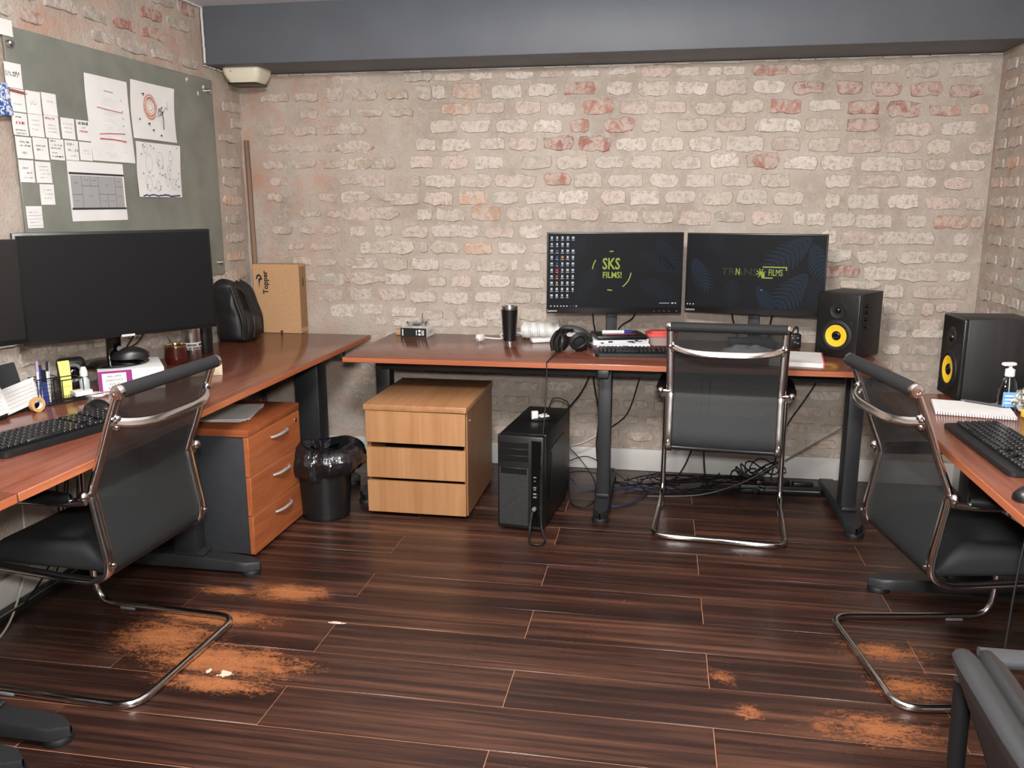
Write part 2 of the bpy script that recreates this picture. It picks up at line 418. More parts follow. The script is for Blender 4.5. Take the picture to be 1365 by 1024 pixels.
# bricks of the back wall (x, z, width, height in millimetres, colour key)
BR = "2100,2118,140,50,w;1028,2108,159,40,g;1368,2104,127,36,w;2276,2104,157,57,p;624,2104,149,37,p;1912,2102,149,35,w;1197,2102,164,36,b;1570,2102,146,36,w;1742,2102,137,32,p;2655,2096,108,43,w;2433,2096,130,44,w;2564,2094,68,41,w;2825,2094,164,47,r;2992,2093,143,46,p;3194,2089,165,36,p;3367,2082,129,45,p;3538,2074,155,63,g;3754,2069,193,62,w;1292,2032,162,79,o;552,2030,101,71,p;1059,2030,80,73,g;1884,2030,163,65,r;1142,2030,72,70,w;1696,2030,155,62,w;680,2027,149,65,g;2088,2027,127,61,w;1506,2025,165,68,w;2262,2022,159,71,b;2452,2018,162,61,w;2644,2017,157,72,p;2827,2014,158,59,w;3014,2005,146,55,r;3210,2005,123,59,r;3380,1993,142,61,r;3560,1987,147,58,r;3742,1975,150,54,r;1415,1945,148,57,p;1236,1943,161,60,o;1622,1941,133,62,p;1983,1936,168,68,r;1796,1932,145,66,w;2168,1930,147,65,p;2344,1928,178,61,p;2726,1926,157,63,b;3096,1922,156,50,w;2916,1920,149,63,r;2548,1918,149,60,b;3282,1908,153,59,r;3468,1896,151,68,r;3808,1890,88,45,o;3657,1886,143,48,r;1162,1856,148,65,b;1335,1854,168,60,w;628,1851,113,66,b;1534,1850,169,67,w;1722,1846,156,63,w;2094,1844,165,65,r;1888,1843,100,62,r;2652,1841,155,70,p;2254,1840,100,62,b;2460,1838,165,58,b;2876,1832,229,63,w;3093,1830,169,60,b;3283,1825,154,62,r;3726,1804,167,58,w;3521,1802,169,61,p;1424,1764,135,57,w;1064,1760,117,62,w;1229,1760,163,65,w;1776,1759,159,63,r;1593,1758,152,64,p;658,1755,173,62,p;1970,1753,165,70,r;2162,1748,159,65,w;2344,1748,166,69,b;2724,1746,187,74,w;2534,1745,160,68,w;2923,1741,140,60,p;3111,1732,154,66,b;3298,1726,164,66,p;3481,1718,164,65,p;3646,1716,106,65,b;3835,1712,107,61,p;1038,1671,129,70,p;1218,1669,161,68,p;816,1668,134,60,g;1402,1667,158,68,w;650,1666,160,66,b;1662,1663,162,64,b;2631,1663,150,68,w;1850,1662,167,67,b;2818,1660,161,71,r;2046,1659,149,64,w;2238,1655,165,66,w;2440,1654,153,65,w;3005,1649,158,64,w;3183,1646,160,67,w;3384,1638,197,69,w;3534,1634,79,50,b;3636,1632,88,53,b;3782,1625,162,50,w;756,1578,151,67,p;1775,1574,140,64,r;1142,1571,165,66,b;1003,1571,52,56,g;1333,1570,180,66,p;1938,1570,153,71,b;1550,1568,224,65,p;2134,1566,184,67,w;2696,1566,160,66,w;2330,1565,155,66,w;2511,1562,153,63,w;2886,1562,148,65,b;3188,1556,125,60,w;3383,1555,200,60,p;3576,1548,147,57,w;3748,1543,127,54,p;645,1488,142,60,b;1684,1484,163,65,w;1860,1482,161,68,w;2070,1482,129,70,p;2772,1482,156,72,w;1497,1482,140,65,w;1128,1481,162,70,p;1314,1480,153,69,o;2234,1480,163,73,w;2416,1479,156,64,w;936,1478,168,64,p;2603,1476,150,68,b;2957,1473,146,63,b;3169,1462,70,65,b;3504,1456,147,68,w;3316,1454,153,71,w;3685,1446,158,63,p;3836,1445,83,59,p;732,1400,325,65,p;1574,1396,144,69,p;1048,1395,82,60,b;1386,1395,167,74,o;1752,1395,156,66,b;1924,1394,147,65,p;1190,1393,165,64,b;2132,1382,147,61,p;2670,1382,153,51,g;2303,1379,163,66,b;2854,1375,156,64,p;2494,1373,165,70,p;3011,1373,58,68,w;3094,1369,91,60,w;3372,1363,174,68,w;3226,1362,113,69,w;3573,1360,96,61,w;3732,1356,159,60,r;3852,1354,57,57,o;812,1305,99,61,b;1634,1304,125,67,w;1214,1303,284,68,w;990,1300,151,65,p;1460,1300,170,60,p;662,1298,92,54,b;3162,1280,71,66,w;3308,1278,165,65,p;3537,1276,272,69,w;3789,1270,74,61,w;1038,1220,41,61,g;1160,1216,164,65,b;1530,1215,159,63,w;820,1214,321,73,b;1344,1213,162,64,o;1696,1212,115,50,p;3208,1190,153,63,w;3378,1184,151,63,b;3578,1181,159,58,w;3750,1180,156,47,b;1043,1126,155,62,w;694,1125,163,66,w;1224,1124,163,61,w;1545,1124,36,60,w;874,1123,138,66,b;1420,1121,177,64,b;1646,1120,87,57,w;3232,1107,189,52,r;3424,1098,164,67,w;3610,1097,193,66,b;3798,1092,112,51,w;671,1043,148,67,p;3335,1042,198,37,b;883,1037,168,62,w;502,1035,142,63,g;1434,1032,177,65,w;1245,1030,119,61,p;1628,1030,167,57,w;1111,1027,106,52,b;3495,1008,102,63,b;3715,1008,262,62,p;848,954,159,67,p;662,952,129,64,b;1399,948,144,59,w;1565,946,150,65,b;1709,946,94,57,w;482,944,151,68,p;1028,942,157,59,w;1211,939,143,62,w;3754,933,104,44,p;3488,924,67,60,b;3566,924,81,64,b;3665,922,62,64,p;722,867,141,64,w;557,858,158,68,w;914,856,150,56,w;1421,855,100,62,w;1277,854,142,66,p;1651,854,154,66,b;3686,844,104,55,p;1086,843,103,52,g;3532,841,148,56,g;"
n_parts = 0
for e in BR.split(';'):
    if not e: continue
    x, z, w_, h_, k = e.split(','); x, z, w_, h_ = (int(q)/1000 for q in (x, z, w_, h_))
    left = x < 1.15
    put_brick(wall_back, x, z, w_*1.03, h_*1.16, k, .0075 if not left else .0115); n_parts += 1
# courses below the screens and the desk, same pattern
rest = []
for r in range(9):
    z = .800-.0865*r; x = random.uniform(.55, .7)
    while x < W-.12:
        w_ = random.choice((.15, .155, .165, .14, .16, .09)); k = random.choice('wwpbbbgp')
        if not (r == 0 and 1.0 < x < 1.95 and False): rest.append((x+w_/2, z+random.uniform(-.004, .004), w_, random.uniform(.05, .06), k))
        x += w_+random.uniform(.022, .04)
for r in range(4):           # gaps behind the screens
    pass
rest.sort(key=lambda q: -q[1])
for q in rest[:300-n_parts-2]: put_brick(wall_back, *q, .0075)
bb = MB()
for x, z, w_, h_, k in rest[300-n_parts-2:]:
    brick_bm(bb.bm, Matrix.Translation((x, 0, z)) @ Matrix.Diagonal((w_, .0095, h_, 1)))
for r in range(12):          # faint, plastered-over bricks near the left corner
    z = 2.02-.089*r; x = random.uniform(.1, .2)
    while x < .9:
        w_ = random.uniform(.09, .17)
        if random.random() < .62: brick_bm(bb.bm, Matrix.Translation((x+w_/2, 0, z)) @ Matrix.Diagonal((w_, .0135+.003*random.random(), .05, 1)), 1.6)
        x += w_+.03
o = bb.build('faint_bricks', BRICK, wall_back, ang=50, kind='stuff'); o.color = lin((188, 166, 148))
# right wall: bricks beside the corner; left wall: rubble bricks above and below the board
MR = Matrix.Translation((W, 0, 0)) @ Matrix.Rotation(-PI/2, 4, 'Z')      # local x runs along -y
for r in range(19):
    z = 2.25-.0885*r; x = random.uniform(.03, .12)
    while x < .95:
        w_ = random.uniform(.12, .17); put_brick(wall_right, x+w_/2, z, w_, random.uniform(.048, .058), random.choice('gbpgop'), .0075, MR); x += w_+.03
ML = Matrix.Rotation(PI/2, 4, 'Z')                                          # local x runs along +y
for r in range(8):
    z = 2.38-.083*r; y = -2.9+random.uniform(0, .1)
    while y < -.05:
        w_ = random.uniform(.12, .22)
        inside = -1.88 < y+w_/2 < -.22 and z < 2.12
        if not inside and random.random() < .75 and not (y > -.5 and z > 2.1):
            put_brick(wall_left, y+w_/2, z, w_, random.uniform(.045, .06), random.choice('gggrg'), .0112, ML)
        y += w_+.03
for r in range(7):
    z = 1.62-.1*r; x = -.3
    put_brick(wall_left, -.16, z+.05, .2, .055, random.choice('opg'), .0112, ML)
for z in (1.06, .975, .89, .81):
    y = -2.75
    while y < -.3:
        w_ = random.uniform(.15, .24); put_brick(wall_left, y+w_/2, z, w_, .062, random.choice('gbbw'), .0112, ML); y += w_+.03

# floor: laminate planks laid along x over a pale core
core = pm('laminate_core', (196, 138, 102), .8)
b = MB(); b.box((W/2, YF/2, -.03), (W, -YF, .0560)); floor = struct(b.build('floor', core))
def plank_material():
    t = NT('worn_walnut_laminate'); P = t.coord('Position')
    oi = t.n('ShaderNodeObjectInfo'); off = t.math('MULTIPLY', oi.outputs['Random'], 53.0)
    def strk(scale, **k):
        mp = t.n('ShaderNodeMapping'); mp.inputs['Scale'].default_value = scale
        t.l(t.n('ShaderNodeNewGeometry').outputs['Position'], mp.inputs['Vector'])
        cx = t.n('ShaderNodeCombineXYZ')
        for i in range(3): t.l(off, cx.inputs[i])
        t.l(cx.outputs[0], mp.inputs['Location']); return t.noise(mp.outputs[0], 1, **k)
    f1 = strk((.9, 42, 1), detail=5, rough=.6, dist=.5); f2 = strk((.5, 13, 1), detail=4, rough=.55, dist=.8); f3 = strk((6, 160, 1), detail=3)
    f = t.math('ADD', t.math('ADD', t.math('MULTIPLY', f1, .45), t.math('MULTIPLY', f2, .4)), t.math('MULTIPLY', f3, .15))
    c = t.ramp(f, [(.36, (30, 19, 17)), (.47, (50, 31, 26)), (.56, (78, 50, 39)), (.66, (112, 74, 56))])
    # patches where the print has been worn off by chair runners (centre, radii)
    spots = [(.98, -2.27, .30, .10), (.70, -2.16, .20, .12), (.98, -1.77, .17, .075), (.80, -2.0, .26, .06), (3.10, -1.85, .17, .08), (3.12, -2.06, .2, .13), (2.98, -2.30, .30, .12), (2.56, -2.10, .09, .10), (2.62, -2.28, .10, .08), (1.0, -2.40, .2, .05), (.74, -1.80, .16, .05)]
    mn = None
    for x, y, rx, ry in spots:
        mp = t.n('ShaderNodeMapping'); mp.inputs['Location'].default_value = (-x/rx, -y/ry, 0); mp.inputs['Scale'].default_value = (1/rx, 1/ry, 0)
        t.l(t.n('ShaderNodeNewGeometry').outputs['Position'], mp.inputs['Vector'])
        ln = t.n('ShaderNodeVectorMath', operation='LENGTH'); t.l(mp.outputs[0], ln.inputs[0])
        v = ln.outputs['Value']; v = t.math('ADD', v, (.0 if x < 1.2 else .42 if x > 2.7 else .6) if (x, y) not in ((3.10, -1.85), (.74, -1.80)) else .25)
        mn = v if mn is None else t.math('MINIMUM', mn, v)
    s1 = strk((14, 34, 1), detail=8, rough=.75); s2 = strk((90, 130, 1), detail=6, rough=.8)
    ed = t.math('ADD', t.math('MULTIPLY', t.math('ADD', s1, -.5), 2.2), t.math('MULTIPLY', t.math('ADD', s2, -.5), 3.4))
    msk = t.ramp(t.math('ADD', mn, ed), [(.45, (255, 255, 255)), (1.0, (0, 0, 0))])
    worn = t.ramp(s2, [(.3, (120, 66, 36)), (.5, (176, 106, 60)), (.7, (200, 138, 90))])
    c = t.mix(t.math('MULTIPLY', msk, .82), c, worn)
    # two chips through to the white
    ch = None
    for x, y, rx, ry in ((1.018, -2.342, .024, .02), (1.243, -1.968, .034, .01), (.958, -2.335, .009, .014)):
        mp = t.n('ShaderNodeMapping'); mp.inputs['Location'].default_value = (-x/rx, -y/ry, 0); mp.inputs['Scale'].default_value = (1/rx, 1/ry, 0)
        t.l(t.n('ShaderNodeNewGeometry').outputs['Position'], mp.inputs['Vector'])
        ln = t.n('ShaderNodeVectorMath', operation='LENGTH'); t.l(mp.outputs[0], ln.inputs[0]); v = ln.outputs['Value']
        ch = v if ch is None else t.math('MINIMUM', ch, v)
    ch = t.ramp(t.math('ADD', ch, t.math('MULTIPLY', t.math('ADD', t.noise(P, 60), -.5), 2.2)), [(.75, (255, 255, 255)), (.9, (0, 0, 0))])
    c = t.mix(ch, c, lin((226, 206, 184)))
    sp = t.ramp(t.noise(P, 130, 2, .5), [(.79, (0, 0, 0)), (.83, (200, 200, 200))])
    c = t.mix(t.math('MULTIPLY', sp, .6), c, lin((190, 165, 150)))
    scuff = t.noise(P, 2.2, 6, .75)
    ro = t.math('ADD', t.math('MULTIPLY', scuff, .3), .16); ro = t.math('ADD', ro, t.math('MULTIPLY', msk, .35))
    t.set(col=c, rough=ro, spec=.5); t.bump(t.math('ADD', f3, t.math('MULTIPLY', msk, -.6)), .12, .002)
    return t.m
PLANK = plank_material()
PW, PL, G = .2045, 1.28, .0017
k0 = -1.963+PW*9
for r in range(-1, 28):
    y1 = k0-PW*r; y0 = y1-PW
    if y1 < YF: break
    y1 = min(y1, 0); y0 = max(y0, YF)
    if y1-y0 < .02: continue
    rr = round((-1.963-y1)/PW)                  # row index from the seam at -1.963
    x = (1.24 if rr % 2 == 0 else 1.915)-2*PL
    while x < W:
        a, c_ = max(x, 0), min(x+PL, W)
        if c_-a > .03:
            b = MB(); b.box(((a+c_)/2, (y0+y1)/2, -.0015), (c_-a-G, y1-y0-.0031, .003), .0008, seg=1)
            b.build('floor_plank', PLANK, floor)
        x += PL
# ------------------------------------------------------------------ desks
TH = .026
def capsule(x0, x1, w0, w1, k=7):
    """plan outline running along +x, blunt at x0, round nose at x1"""
    r = w1/2; out = [(x0, w0/2)]
    for j in range(k+1):
        a = PI/2-PI*j/k; out.append((x1-r+r*math.cos(a), r*math.sin(a)))
    return out[:1]+out[1:]+[(x0, -w0/2)]
def desk_leg(parent, tip, ang, reach=.62, col=.30, w_=.078, colw=(.07, .1), top=.714, colx=None):
    """T leg: foot ends at tip and runs back along -ang ; local +x points to the tip"""
    M = Matrix.Translation((tip[0], tip[1], 0)) @ Matrix.Rotation(ang, 4, 'Z')
    b = MB()
    hs = [(-reach, .045), (-col-.06, .075), (-.12, .062), (0, .05)]
    pl = capsule(-reach, .004, w_*.95, w_)
    def zt(x):
        for (a, h), (c, g) in zip(hs, hs[1:]):
            if a <= x <= c: return h+(g-h)*(x-a)/(c-a)
        return .05
    n = 14; L = []; Rr = []
    top_r, bot_r = [], []
    outl = []
    for i in range(n+1):
        x = -reach+reach*i/n; outl.append(x)
    rows = []
    for x in outl+[.0]:
        dx = max(0, x-(-w_/2)); hw = math.sqrt(max(1e-5, (w_/2)**2-dx*dx)) if x > -w_/2 else w_/2
        hw = max(hw, .004); z = zt(x)
        rows.append([M @ Vector((x, -hw, .02)), M @ Vector((x, -hw, z-.008)), M @ Vector((x, -hw*.86, z)), M @ Vector((x, hw*.86, z)), M @ Vector((x, hw, z-.008)), M @ Vector((x, hw, .02))])
    b.grid(rows, close=True)
    cx = -col
    b.box(M @ Vector((cx, 0, (top+.06)/2)), (colw[1], colw[0], top-.06), .006, rz=ang)
    b.box(M @ Vector((cx+.01, 0, .078)), (colw[1]+.03, colw[0]*1.02, .018), .005, rz=ang)
    b.box(M @ Vector((cx-.02, 0, top-.018)), (.42, .05, .036), .004, rz=ang)
    o = b.build('leg', dark_metal, parent)
    for x in (-.042, -reach+.05):
        g = MB(); g.lathe([(.0, 0), (.040, 0), (.041, .012), (.036, .02), (0, .021)], 20, M @ Vector((x, 0, 0))); g.build('glide', rubber, o)
    return o
def desk(label, x0, x1, y0, y1, front, legs, beam, along):
    t = thing('desk', label, 'desk', ((x0+x1)/2, (y0+y1)/2, 0)); off = Vector((-(x0+x1)/2, -(y0+y1)/2, 0))
    cx, cy = 0, 0; sx, sy = x1-x0, y1-y0
    b = MB(); b.box((0, 0, .74-TH/2), (sx-.004, sy-.004, TH), .0025)
    top = b.build('tabletop', desk_top if along == 'x' else desk_top_y, t)
    em = desk_edge if along == 'x' else desk_edge_y
    b = MB()
    for f in front:
        c, d = {'-y': ((0, -sy/2+.0005, .74-TH/2), (sx, .003, TH-.003)), '+x': ((sx/2-.0005, 0, .74-TH/2), (.003, sy, TH-.003)), '-x': ((-sx/2+.0005, 0, .74-TH/2), (.003, sy, TH-.003)), '+y': ((0, sy/2-.0005, .74-TH/2), (sx, .003, TH-.003))}[f]
        b.box(c, d, .001, seg=1)
    b.build('edge_band', em, top)
    for tip, ang, kw in legs: desk_leg(t, (tip[0]+off.x, tip[1]+off.y), ang, **kw)
    b = MB(); c0, c1, zz, hh = beam
    p = Vector(c0)+off; q = Vector(c1)+off; dv = q-p
    b.box(((p.x+q.x)/2, (p.y+q.y)/2, zz), (dv.length if along == 'x' else .03, .03 if along == 'x' else dv.length, hh), .003)
    b.build('crossbeam', dark_metal, t)
    return t
desk('cherry wood desk along the left wall, under the glass board', .03, .755, -2.79, -.125, ['+x', '+y'],
     [((.80, -.50), 0, dict(col=.25, reach=.66, colw=(.12, .13))), ((.79, -1.63), 0, dict(col=.3, reach=.66)), ((.775, -2.735), 0, dict(col=.3, reach=.66))], ((.42, -2.7, 0), (.42, -.45, 0), .655, .11), 'y')
desk('cherry wood desk at the lower left corner of the photo, only its corner showing', .03, .755, -4.3, -2.797, ['+x'],
     [((.75, -2.885), 0, dict(col=.3, reach=.62)), ((.75, -4.2), 0, dict(col=.3, reach=.62))], ((.42, -4.2, 0), (.42, -2.9, 0), .66, .09), 'y')
desk('cherry wood desk along the back brick wall with two screens on it', .853, 3.33, -.812, -.02, ['-y', '+x', '-x'],
     [((.93, -.80), -PI/2, dict(col=.38, reach=.70, colw=(.075, .085))), ((2.09, -.865), -PI/2, dict(col=.24, reach=.72, w_=.07, colw=(.062, .09))), ((3.215, -.865), -PI/2, dict(col=.24, reach=.72, w_=.078, colw=(.066, .1)))], ((.93, -.47, 0), (3.2, -.47, 0), .665, .09), 'x')
desk('cherry wood desk along the right wall, holding the right hand speaker', 3.178, 3.868, -3.4, -1.2, ['-x', '+y'],
     [((3.15, -1.37), PI, dict(col=.36, reach=.66, colw=(.1, .12))), ((3.15, -2.6), PI, dict(col=.36, reach=.66))], ((3.55, -3.3, 0), (3.55, -1.3, 0), .60, .2), 'y')

# ------------------------------------------------------------------ drawer units
def pull(b, c, L, out, axis, n=10):
    P = []
    for i in range(n+1):
        s = i/n*2-1; P.append(Vector(c)+Vector(axis)*(s*L/2)+Vector(out)*(.026*(1-abs(s)**3))+Vector((0, 0, .006*(1-s*s)-.004)))
    b.tube(P, [.0055+.002*(1-abs(i/n*2-1)) for i in range(n+1)], 8)
# left unit, fronts face +x
t = thing('drawer_unit', 'charcoal drawer unit with orange wood fronts and chrome pulls under the left desk', 'drawer unit', (.45, -1.25, 0))
b = MB(); b.box((-.01, 0, .27), (.48, .48, .51), .002); b.build('carcass', charcoal, t)
b = MB(); b.box((0, 0, .54), (.51, .502, .030), .002); b.build('top_panel', orange_top, t)
for i, (z0, z1) in enumerate(((.355, .522), (.187, .352), (.018, .184))):
    b = MB(); b.box((.243, 0, (z0+z1)/2), (.022, .498, z1-z0), .0015, seg=1); f = b.build('drawer', orange_wood, t)
    b = MB(); pull(b, (.254, .03, (z0+z1)/2+.035), .155, (1, 0, 0), (0, 1, 0)); b.build('handle', handle_steel, f, label='satin steel bow handle')
    if i == 0:
        b = MB(); b.lathe([(.009, 0), (.009, .005), (.006, .006), (0, .006)], 14, (.253, .205, .485), RY(PI/2)); b.build('lock', chrome, f)
b = MB()
for sx in (-.2, .2):
    for sy in (-.2, .2): b.lathe([(.02, 0), (.02, .02)], 12, (sx, sy, -.0))
b.build('feet', rubber, t)
# back unit, fronts face -y
t = thing('drawer_unit', 'pale oak three drawer unit without handles under the back desk', 'drawer unit', (1.237, -.63, 0))
Wd, Dp = .484, .60
b = MB()
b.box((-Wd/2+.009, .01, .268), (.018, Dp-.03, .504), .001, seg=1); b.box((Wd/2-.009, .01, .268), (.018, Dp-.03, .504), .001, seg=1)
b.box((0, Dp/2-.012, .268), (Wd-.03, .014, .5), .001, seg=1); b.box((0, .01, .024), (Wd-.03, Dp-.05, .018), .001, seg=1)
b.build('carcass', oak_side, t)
b = MB(); b.box((0, .0, .5315), (Wd+.006, Dp+.02, .027), .002); b.build('top_panel', oak_top, t)
for i, (z0, z1, tl) in enumerate(((.362, .514, .012), (.192, .338, .004), (.022, .176, 0))):
    b = MB(); b.box((0, -Dp/2+.004, (z0+z1)/2), (Wd-.008, .018, z1-z0), .0015, seg=1, rot=RY(tl*.5)); f = b.build('drawer', oak, t)
    b = MB(); b.box((0, -.01, (z0+z1)/2-.02), (Wd-.06, Dp-.1, z1-z0-.06), .001, seg=1); b.build('drawer_box', pm('drawer_inside', (40, 30, 24), .7), f)
b = MB(); b.lathe([(.008, 0), (.008, .004), (0, .005)], 12, (Wd/2, -.22, .465), RY(PI/2)); b.build('lock', chrome, t)

# ------------------------------------------------------------------ cantilever chairs
def build_chair():
    root = thing('office_chair', 'chair', 'chair')
    a = .233                                         # half width of the back
    prof = [(0, .945), (.034, .865), (.082, .742), (.117, .655), (.116, .62), (.100, .52), (.088, .445), (.094, .405), (.125, .382), (.20, .374), (.5, .392)]
    PF = spline([(0, f, z) for f, z in prof], 5)
    # fabric sling
    iend = max(i for i, p in enumerate(PF) if p.y < .099 or p.z > .43)
    b = MB(); rows = []
    for p in PF[:iend+1]:
        rows.append([Vector((u, p.y-.004*(1-(u/a)**2), p.z)) for u in [a*(-1+2*j/8) for j in range(9)]])
    back = [[Vector((v.x, v.y+.005, v.z-.001)) for v in r] for r in rows]
    b.grid(rows); b.grid(back)
    b.build('backrest', net, root)
    e = PF[iend]
    b = MB(); b.tube([(-a+.01, e.y+.006, e.z), (a-.01, e.y+.006, e.z)], .012, 10); b.build('lower_rail', satin_black, root)
    # padded top roll with chrome caps
    b = MB(); b.tube([(-a+.0, -.004, .948), (a, -.004, .948)], .0205, 16); rl = b.build('top_roll', foam, root)
    for s in (-1, 1):
        b = MB(); b.lathe([(.021, 0), (.021, .012), (.017, .017), (.008, .018), (.007, .015), (0, .015)], 18, (s*a, -.004, .948), RY(s*PI/2)); b.build('end_cap', chrome, rl)
    sec = [(x, y) for x, y in rrect(.034, .016, .006, 2)]
    for s in (-1, 1):
        b = MB(); b.tube([(s*a, p.y, p.z) for p in PF], .01, sec=sec, nrm=(1, 0, 0))
        fr = b.build('side_frame', chrome, root, ang=50)
        b = MB()
        for zc, yc in ((.862, .03), (.43, .083)):
            b.lathe([(.007, 0), (.007, .006), (.004, .008), (0, .008)], 10, (s*a, yc-.008, zc), RX(PI/2))
        b.build('bolts', chrome, fr)
    # curved chrome back bar
    P = []
    for i in range(15):
        s = -1+2*i/14; P.append((s*a, .036-.062*(1-abs(s)**4), .862-.022*(1-abs(s)**4)))
    b = MB(); b.tube(P, .01, sec=rrect(.013, .028, .005, 2), nrm=(0, -1, .2)); b.build('back_bar', chrome, root, ang=50)
    b = MB()
    for s in (-1, 1): b.ball((s*(a-.012), .022, .868), .0105); b.ball((s*(a-.012), .028, .842), .0105)
    b.build('bar_screws', chrome, root)
    # seat pad
    b = MB(); rows = []
    n = 12
    for i in range(n+1):
        q = i/n; f = .112+.455*q
        top_ = .462+.012*math.sin(q*PI)-.018*q*q-(.05*max(0, q-.85)/.15 if q > .85 else 0)-(.055*max(0, .12-q)/.12)
        bot_ = .385+.012*max(0, (q-.85)/.15)
        w_ = .216
        r = []
        for x, zz in rrect(2*w_, top_-bot_, min(.03, (top_-bot_)*.42), 4): r.append(Vector((x, f, (top_+bot_)/2+zz+(.008*(1-(x/w_)**2) if zz > 0 else 0))))
        rows.append(r)
    b.grid(rows, close=True); b.bm.faces.new([v for v in list(b.bm.verts)[:len(rows[0])]]); b.bm.verts.ensure_lookup_table(); b.bm.faces.new([b.bm.verts[k] for k in range(len(b.bm.verts)-len(rows[0]), len(b.bm.verts))])
    b.build('seat', seat_cloth, root, ang=60)
    # one continuous base tube: arm - front upright - runner - rear crossbar - and round again
    ab, R = .283, .0125
    half = [(.262, .118, .632), (.275, .17, .628), (ab, .50, .622), (ab, .592, .58), (ab, .60, .30), (ab, .58, .0125+R*.1), (ab, .42, R), (ab, .015, R), (0, .015, R)]
    L = [Vector(p) for p in half]; Rr = [Vector((-p[0], p[1], p[2])) for p in half[:-1]][::-1]
    P = fillet(L+Rr, [0, .03, .05, .09, .10, .11, .05, .075, .0, .075, .05, .11, .10, .09, .05, .03, 0], 6)
    b = MB(); b.tube(P, R, 12); b.build('base_tube', chrome, root, ang=60)
    for s in (-1, 1):
        b = MB(); rows = []
        for i in range(11):
            q = i/10; f = .155+.34*q; ww = .026*min(1, 4*q+.35, 4*(1-q)+.5); hh = .030
            rows.append([Vector((s*.276+x, f, .640+zz)) for x, zz in rrect(2*ww, hh, .012, 3)])
        b.grid(rows, close=True); b.bm.verts.ensure_lookup_table(); m_ = len(rows[0])
        b.bm.faces.new(b.bm.verts[:m_][::-1]); b.bm.faces.new(b.bm.verts[-m_:])
        b.build('armrest', satin_black, root, ang=60)
        b = MB(); b.tube([(s*.236, .116, .648), (s*.262, .116, .648)], .007, 10); b.ball((s*.274, .116, .648), .0155); b.build('arm_bolt', chrome, root)
        for f in (.45,):
            g = MB(); g.box((s*ab, f, .006), (.03, .06, .011), .004); g.build('glide', grey_plastic, root)
    return root
proto = build_chair()
for i, (x, y, th, lab) in enumerate(((2.611, -1.027, 85.4, 'black mesh cantilever chair at the back desk, seen straight from behind'),
        (.887, -2.294, 177.3, 'black mesh cantilever chair at the left desk, standing on the worn floor'),
        (2.994, -1.926, 9.1, 'black mesh cantilever chair at the right desk, facing the right hand keyboard'))):
    o = proto if i == 0 else copy_tree(proto)
    o.location = (x, y, 0); o.rotation_euler = (0, 0, math.radians(th-90)); o['label'] = lab; o['group'] = 'black mesh cantilever chairs'

# padded chair at the lower right corner: back runs along y, it faces the right wall
t = thing('padded_chair', 'padded black leatherette chair at the lower right corner, back towards the camera', 'chair', (2.79, -3.62, 0), 0)
def pad_slab(x0, x1, top, yend, nm, mt):
    b = MB(); rows = []
    for i in range(15):
        q = i/14; y = yend-2*yend*q; e = min(1, 2.6*math.sqrt(min(q, 1-q)+.003)); c_ = (x0+x1)/2; hw = (x1-x0)/2
        r = []
        for k in range(11):
            s_ = k/10; z = .42+(top-.42)*s_*(.94+.06*e); bow = .40*(top-z)-.35*max(0, top-z-.24)-.006*(1-abs(y/yend))
            r.append((bow, z))
        ring = [Vector((c_-hw*min(1, .45+.55*e)+bw, y, z-(.006 if z > top-.02 else 0))) for bw, z in r]+[Vector((c_+r[-1][0], y, r[-1][1]+.002))]+[Vector((c_+hw*min(1, .45+.55*e)+bw, y, z-(.006 if z > top-.02 else 0))) for bw, z in r[::-1]]
        rows.append(ring)
    b.grid(rows, close=True); b.bm.verts.ensure_lookup_table(); m_ = len(rows[0])
    b.bm.faces.new(b.bm.verts[:m_]); b.bm.faces.new(b.bm.verts[-m_:])
    return b.build(nm, mt, t, ang=60, sub=1)
pad_slab(-.052, -.006, .850, .255, 'back_shell', pm('grey_black_shell', (34, 35, 36), .45, bump=.2, bscale=420, bd=.001))
pad_slab(-.018, .018, .853, .250, 'back_cushion', leather)
b = MB(); b.box((.26, 0, .44), (.48, .50, .08), .03, seg=3); b.build('seat', leather, t)
for s in (-1, 1):
    b = MB(); b.tube(fillet([(-.008, s*.25, .775), (.0, s*.252, .45), (-.02, s*.252, .0)], .1), .013, 10); b.build('leg', satin_black, t)
    b = MB(); b.tube(fillet([(.44, s*.275+.02, .785), (.46, s*.275+.02, .45), (.50, s*.275+.02, .0)], .1), .013, 10); b.build('leg', satin_black, t)
    b = MB(); b.tube(fillet([(.03, s*.275+.02, .79), (.3, s*.275+.02, .79), (.52, s*.275+.02, .79)], .05), .01, sec=rrect(.014, .042, .005, 2), nrm=(0, 0, 1)); b.build('armrest', arm_grey, t)

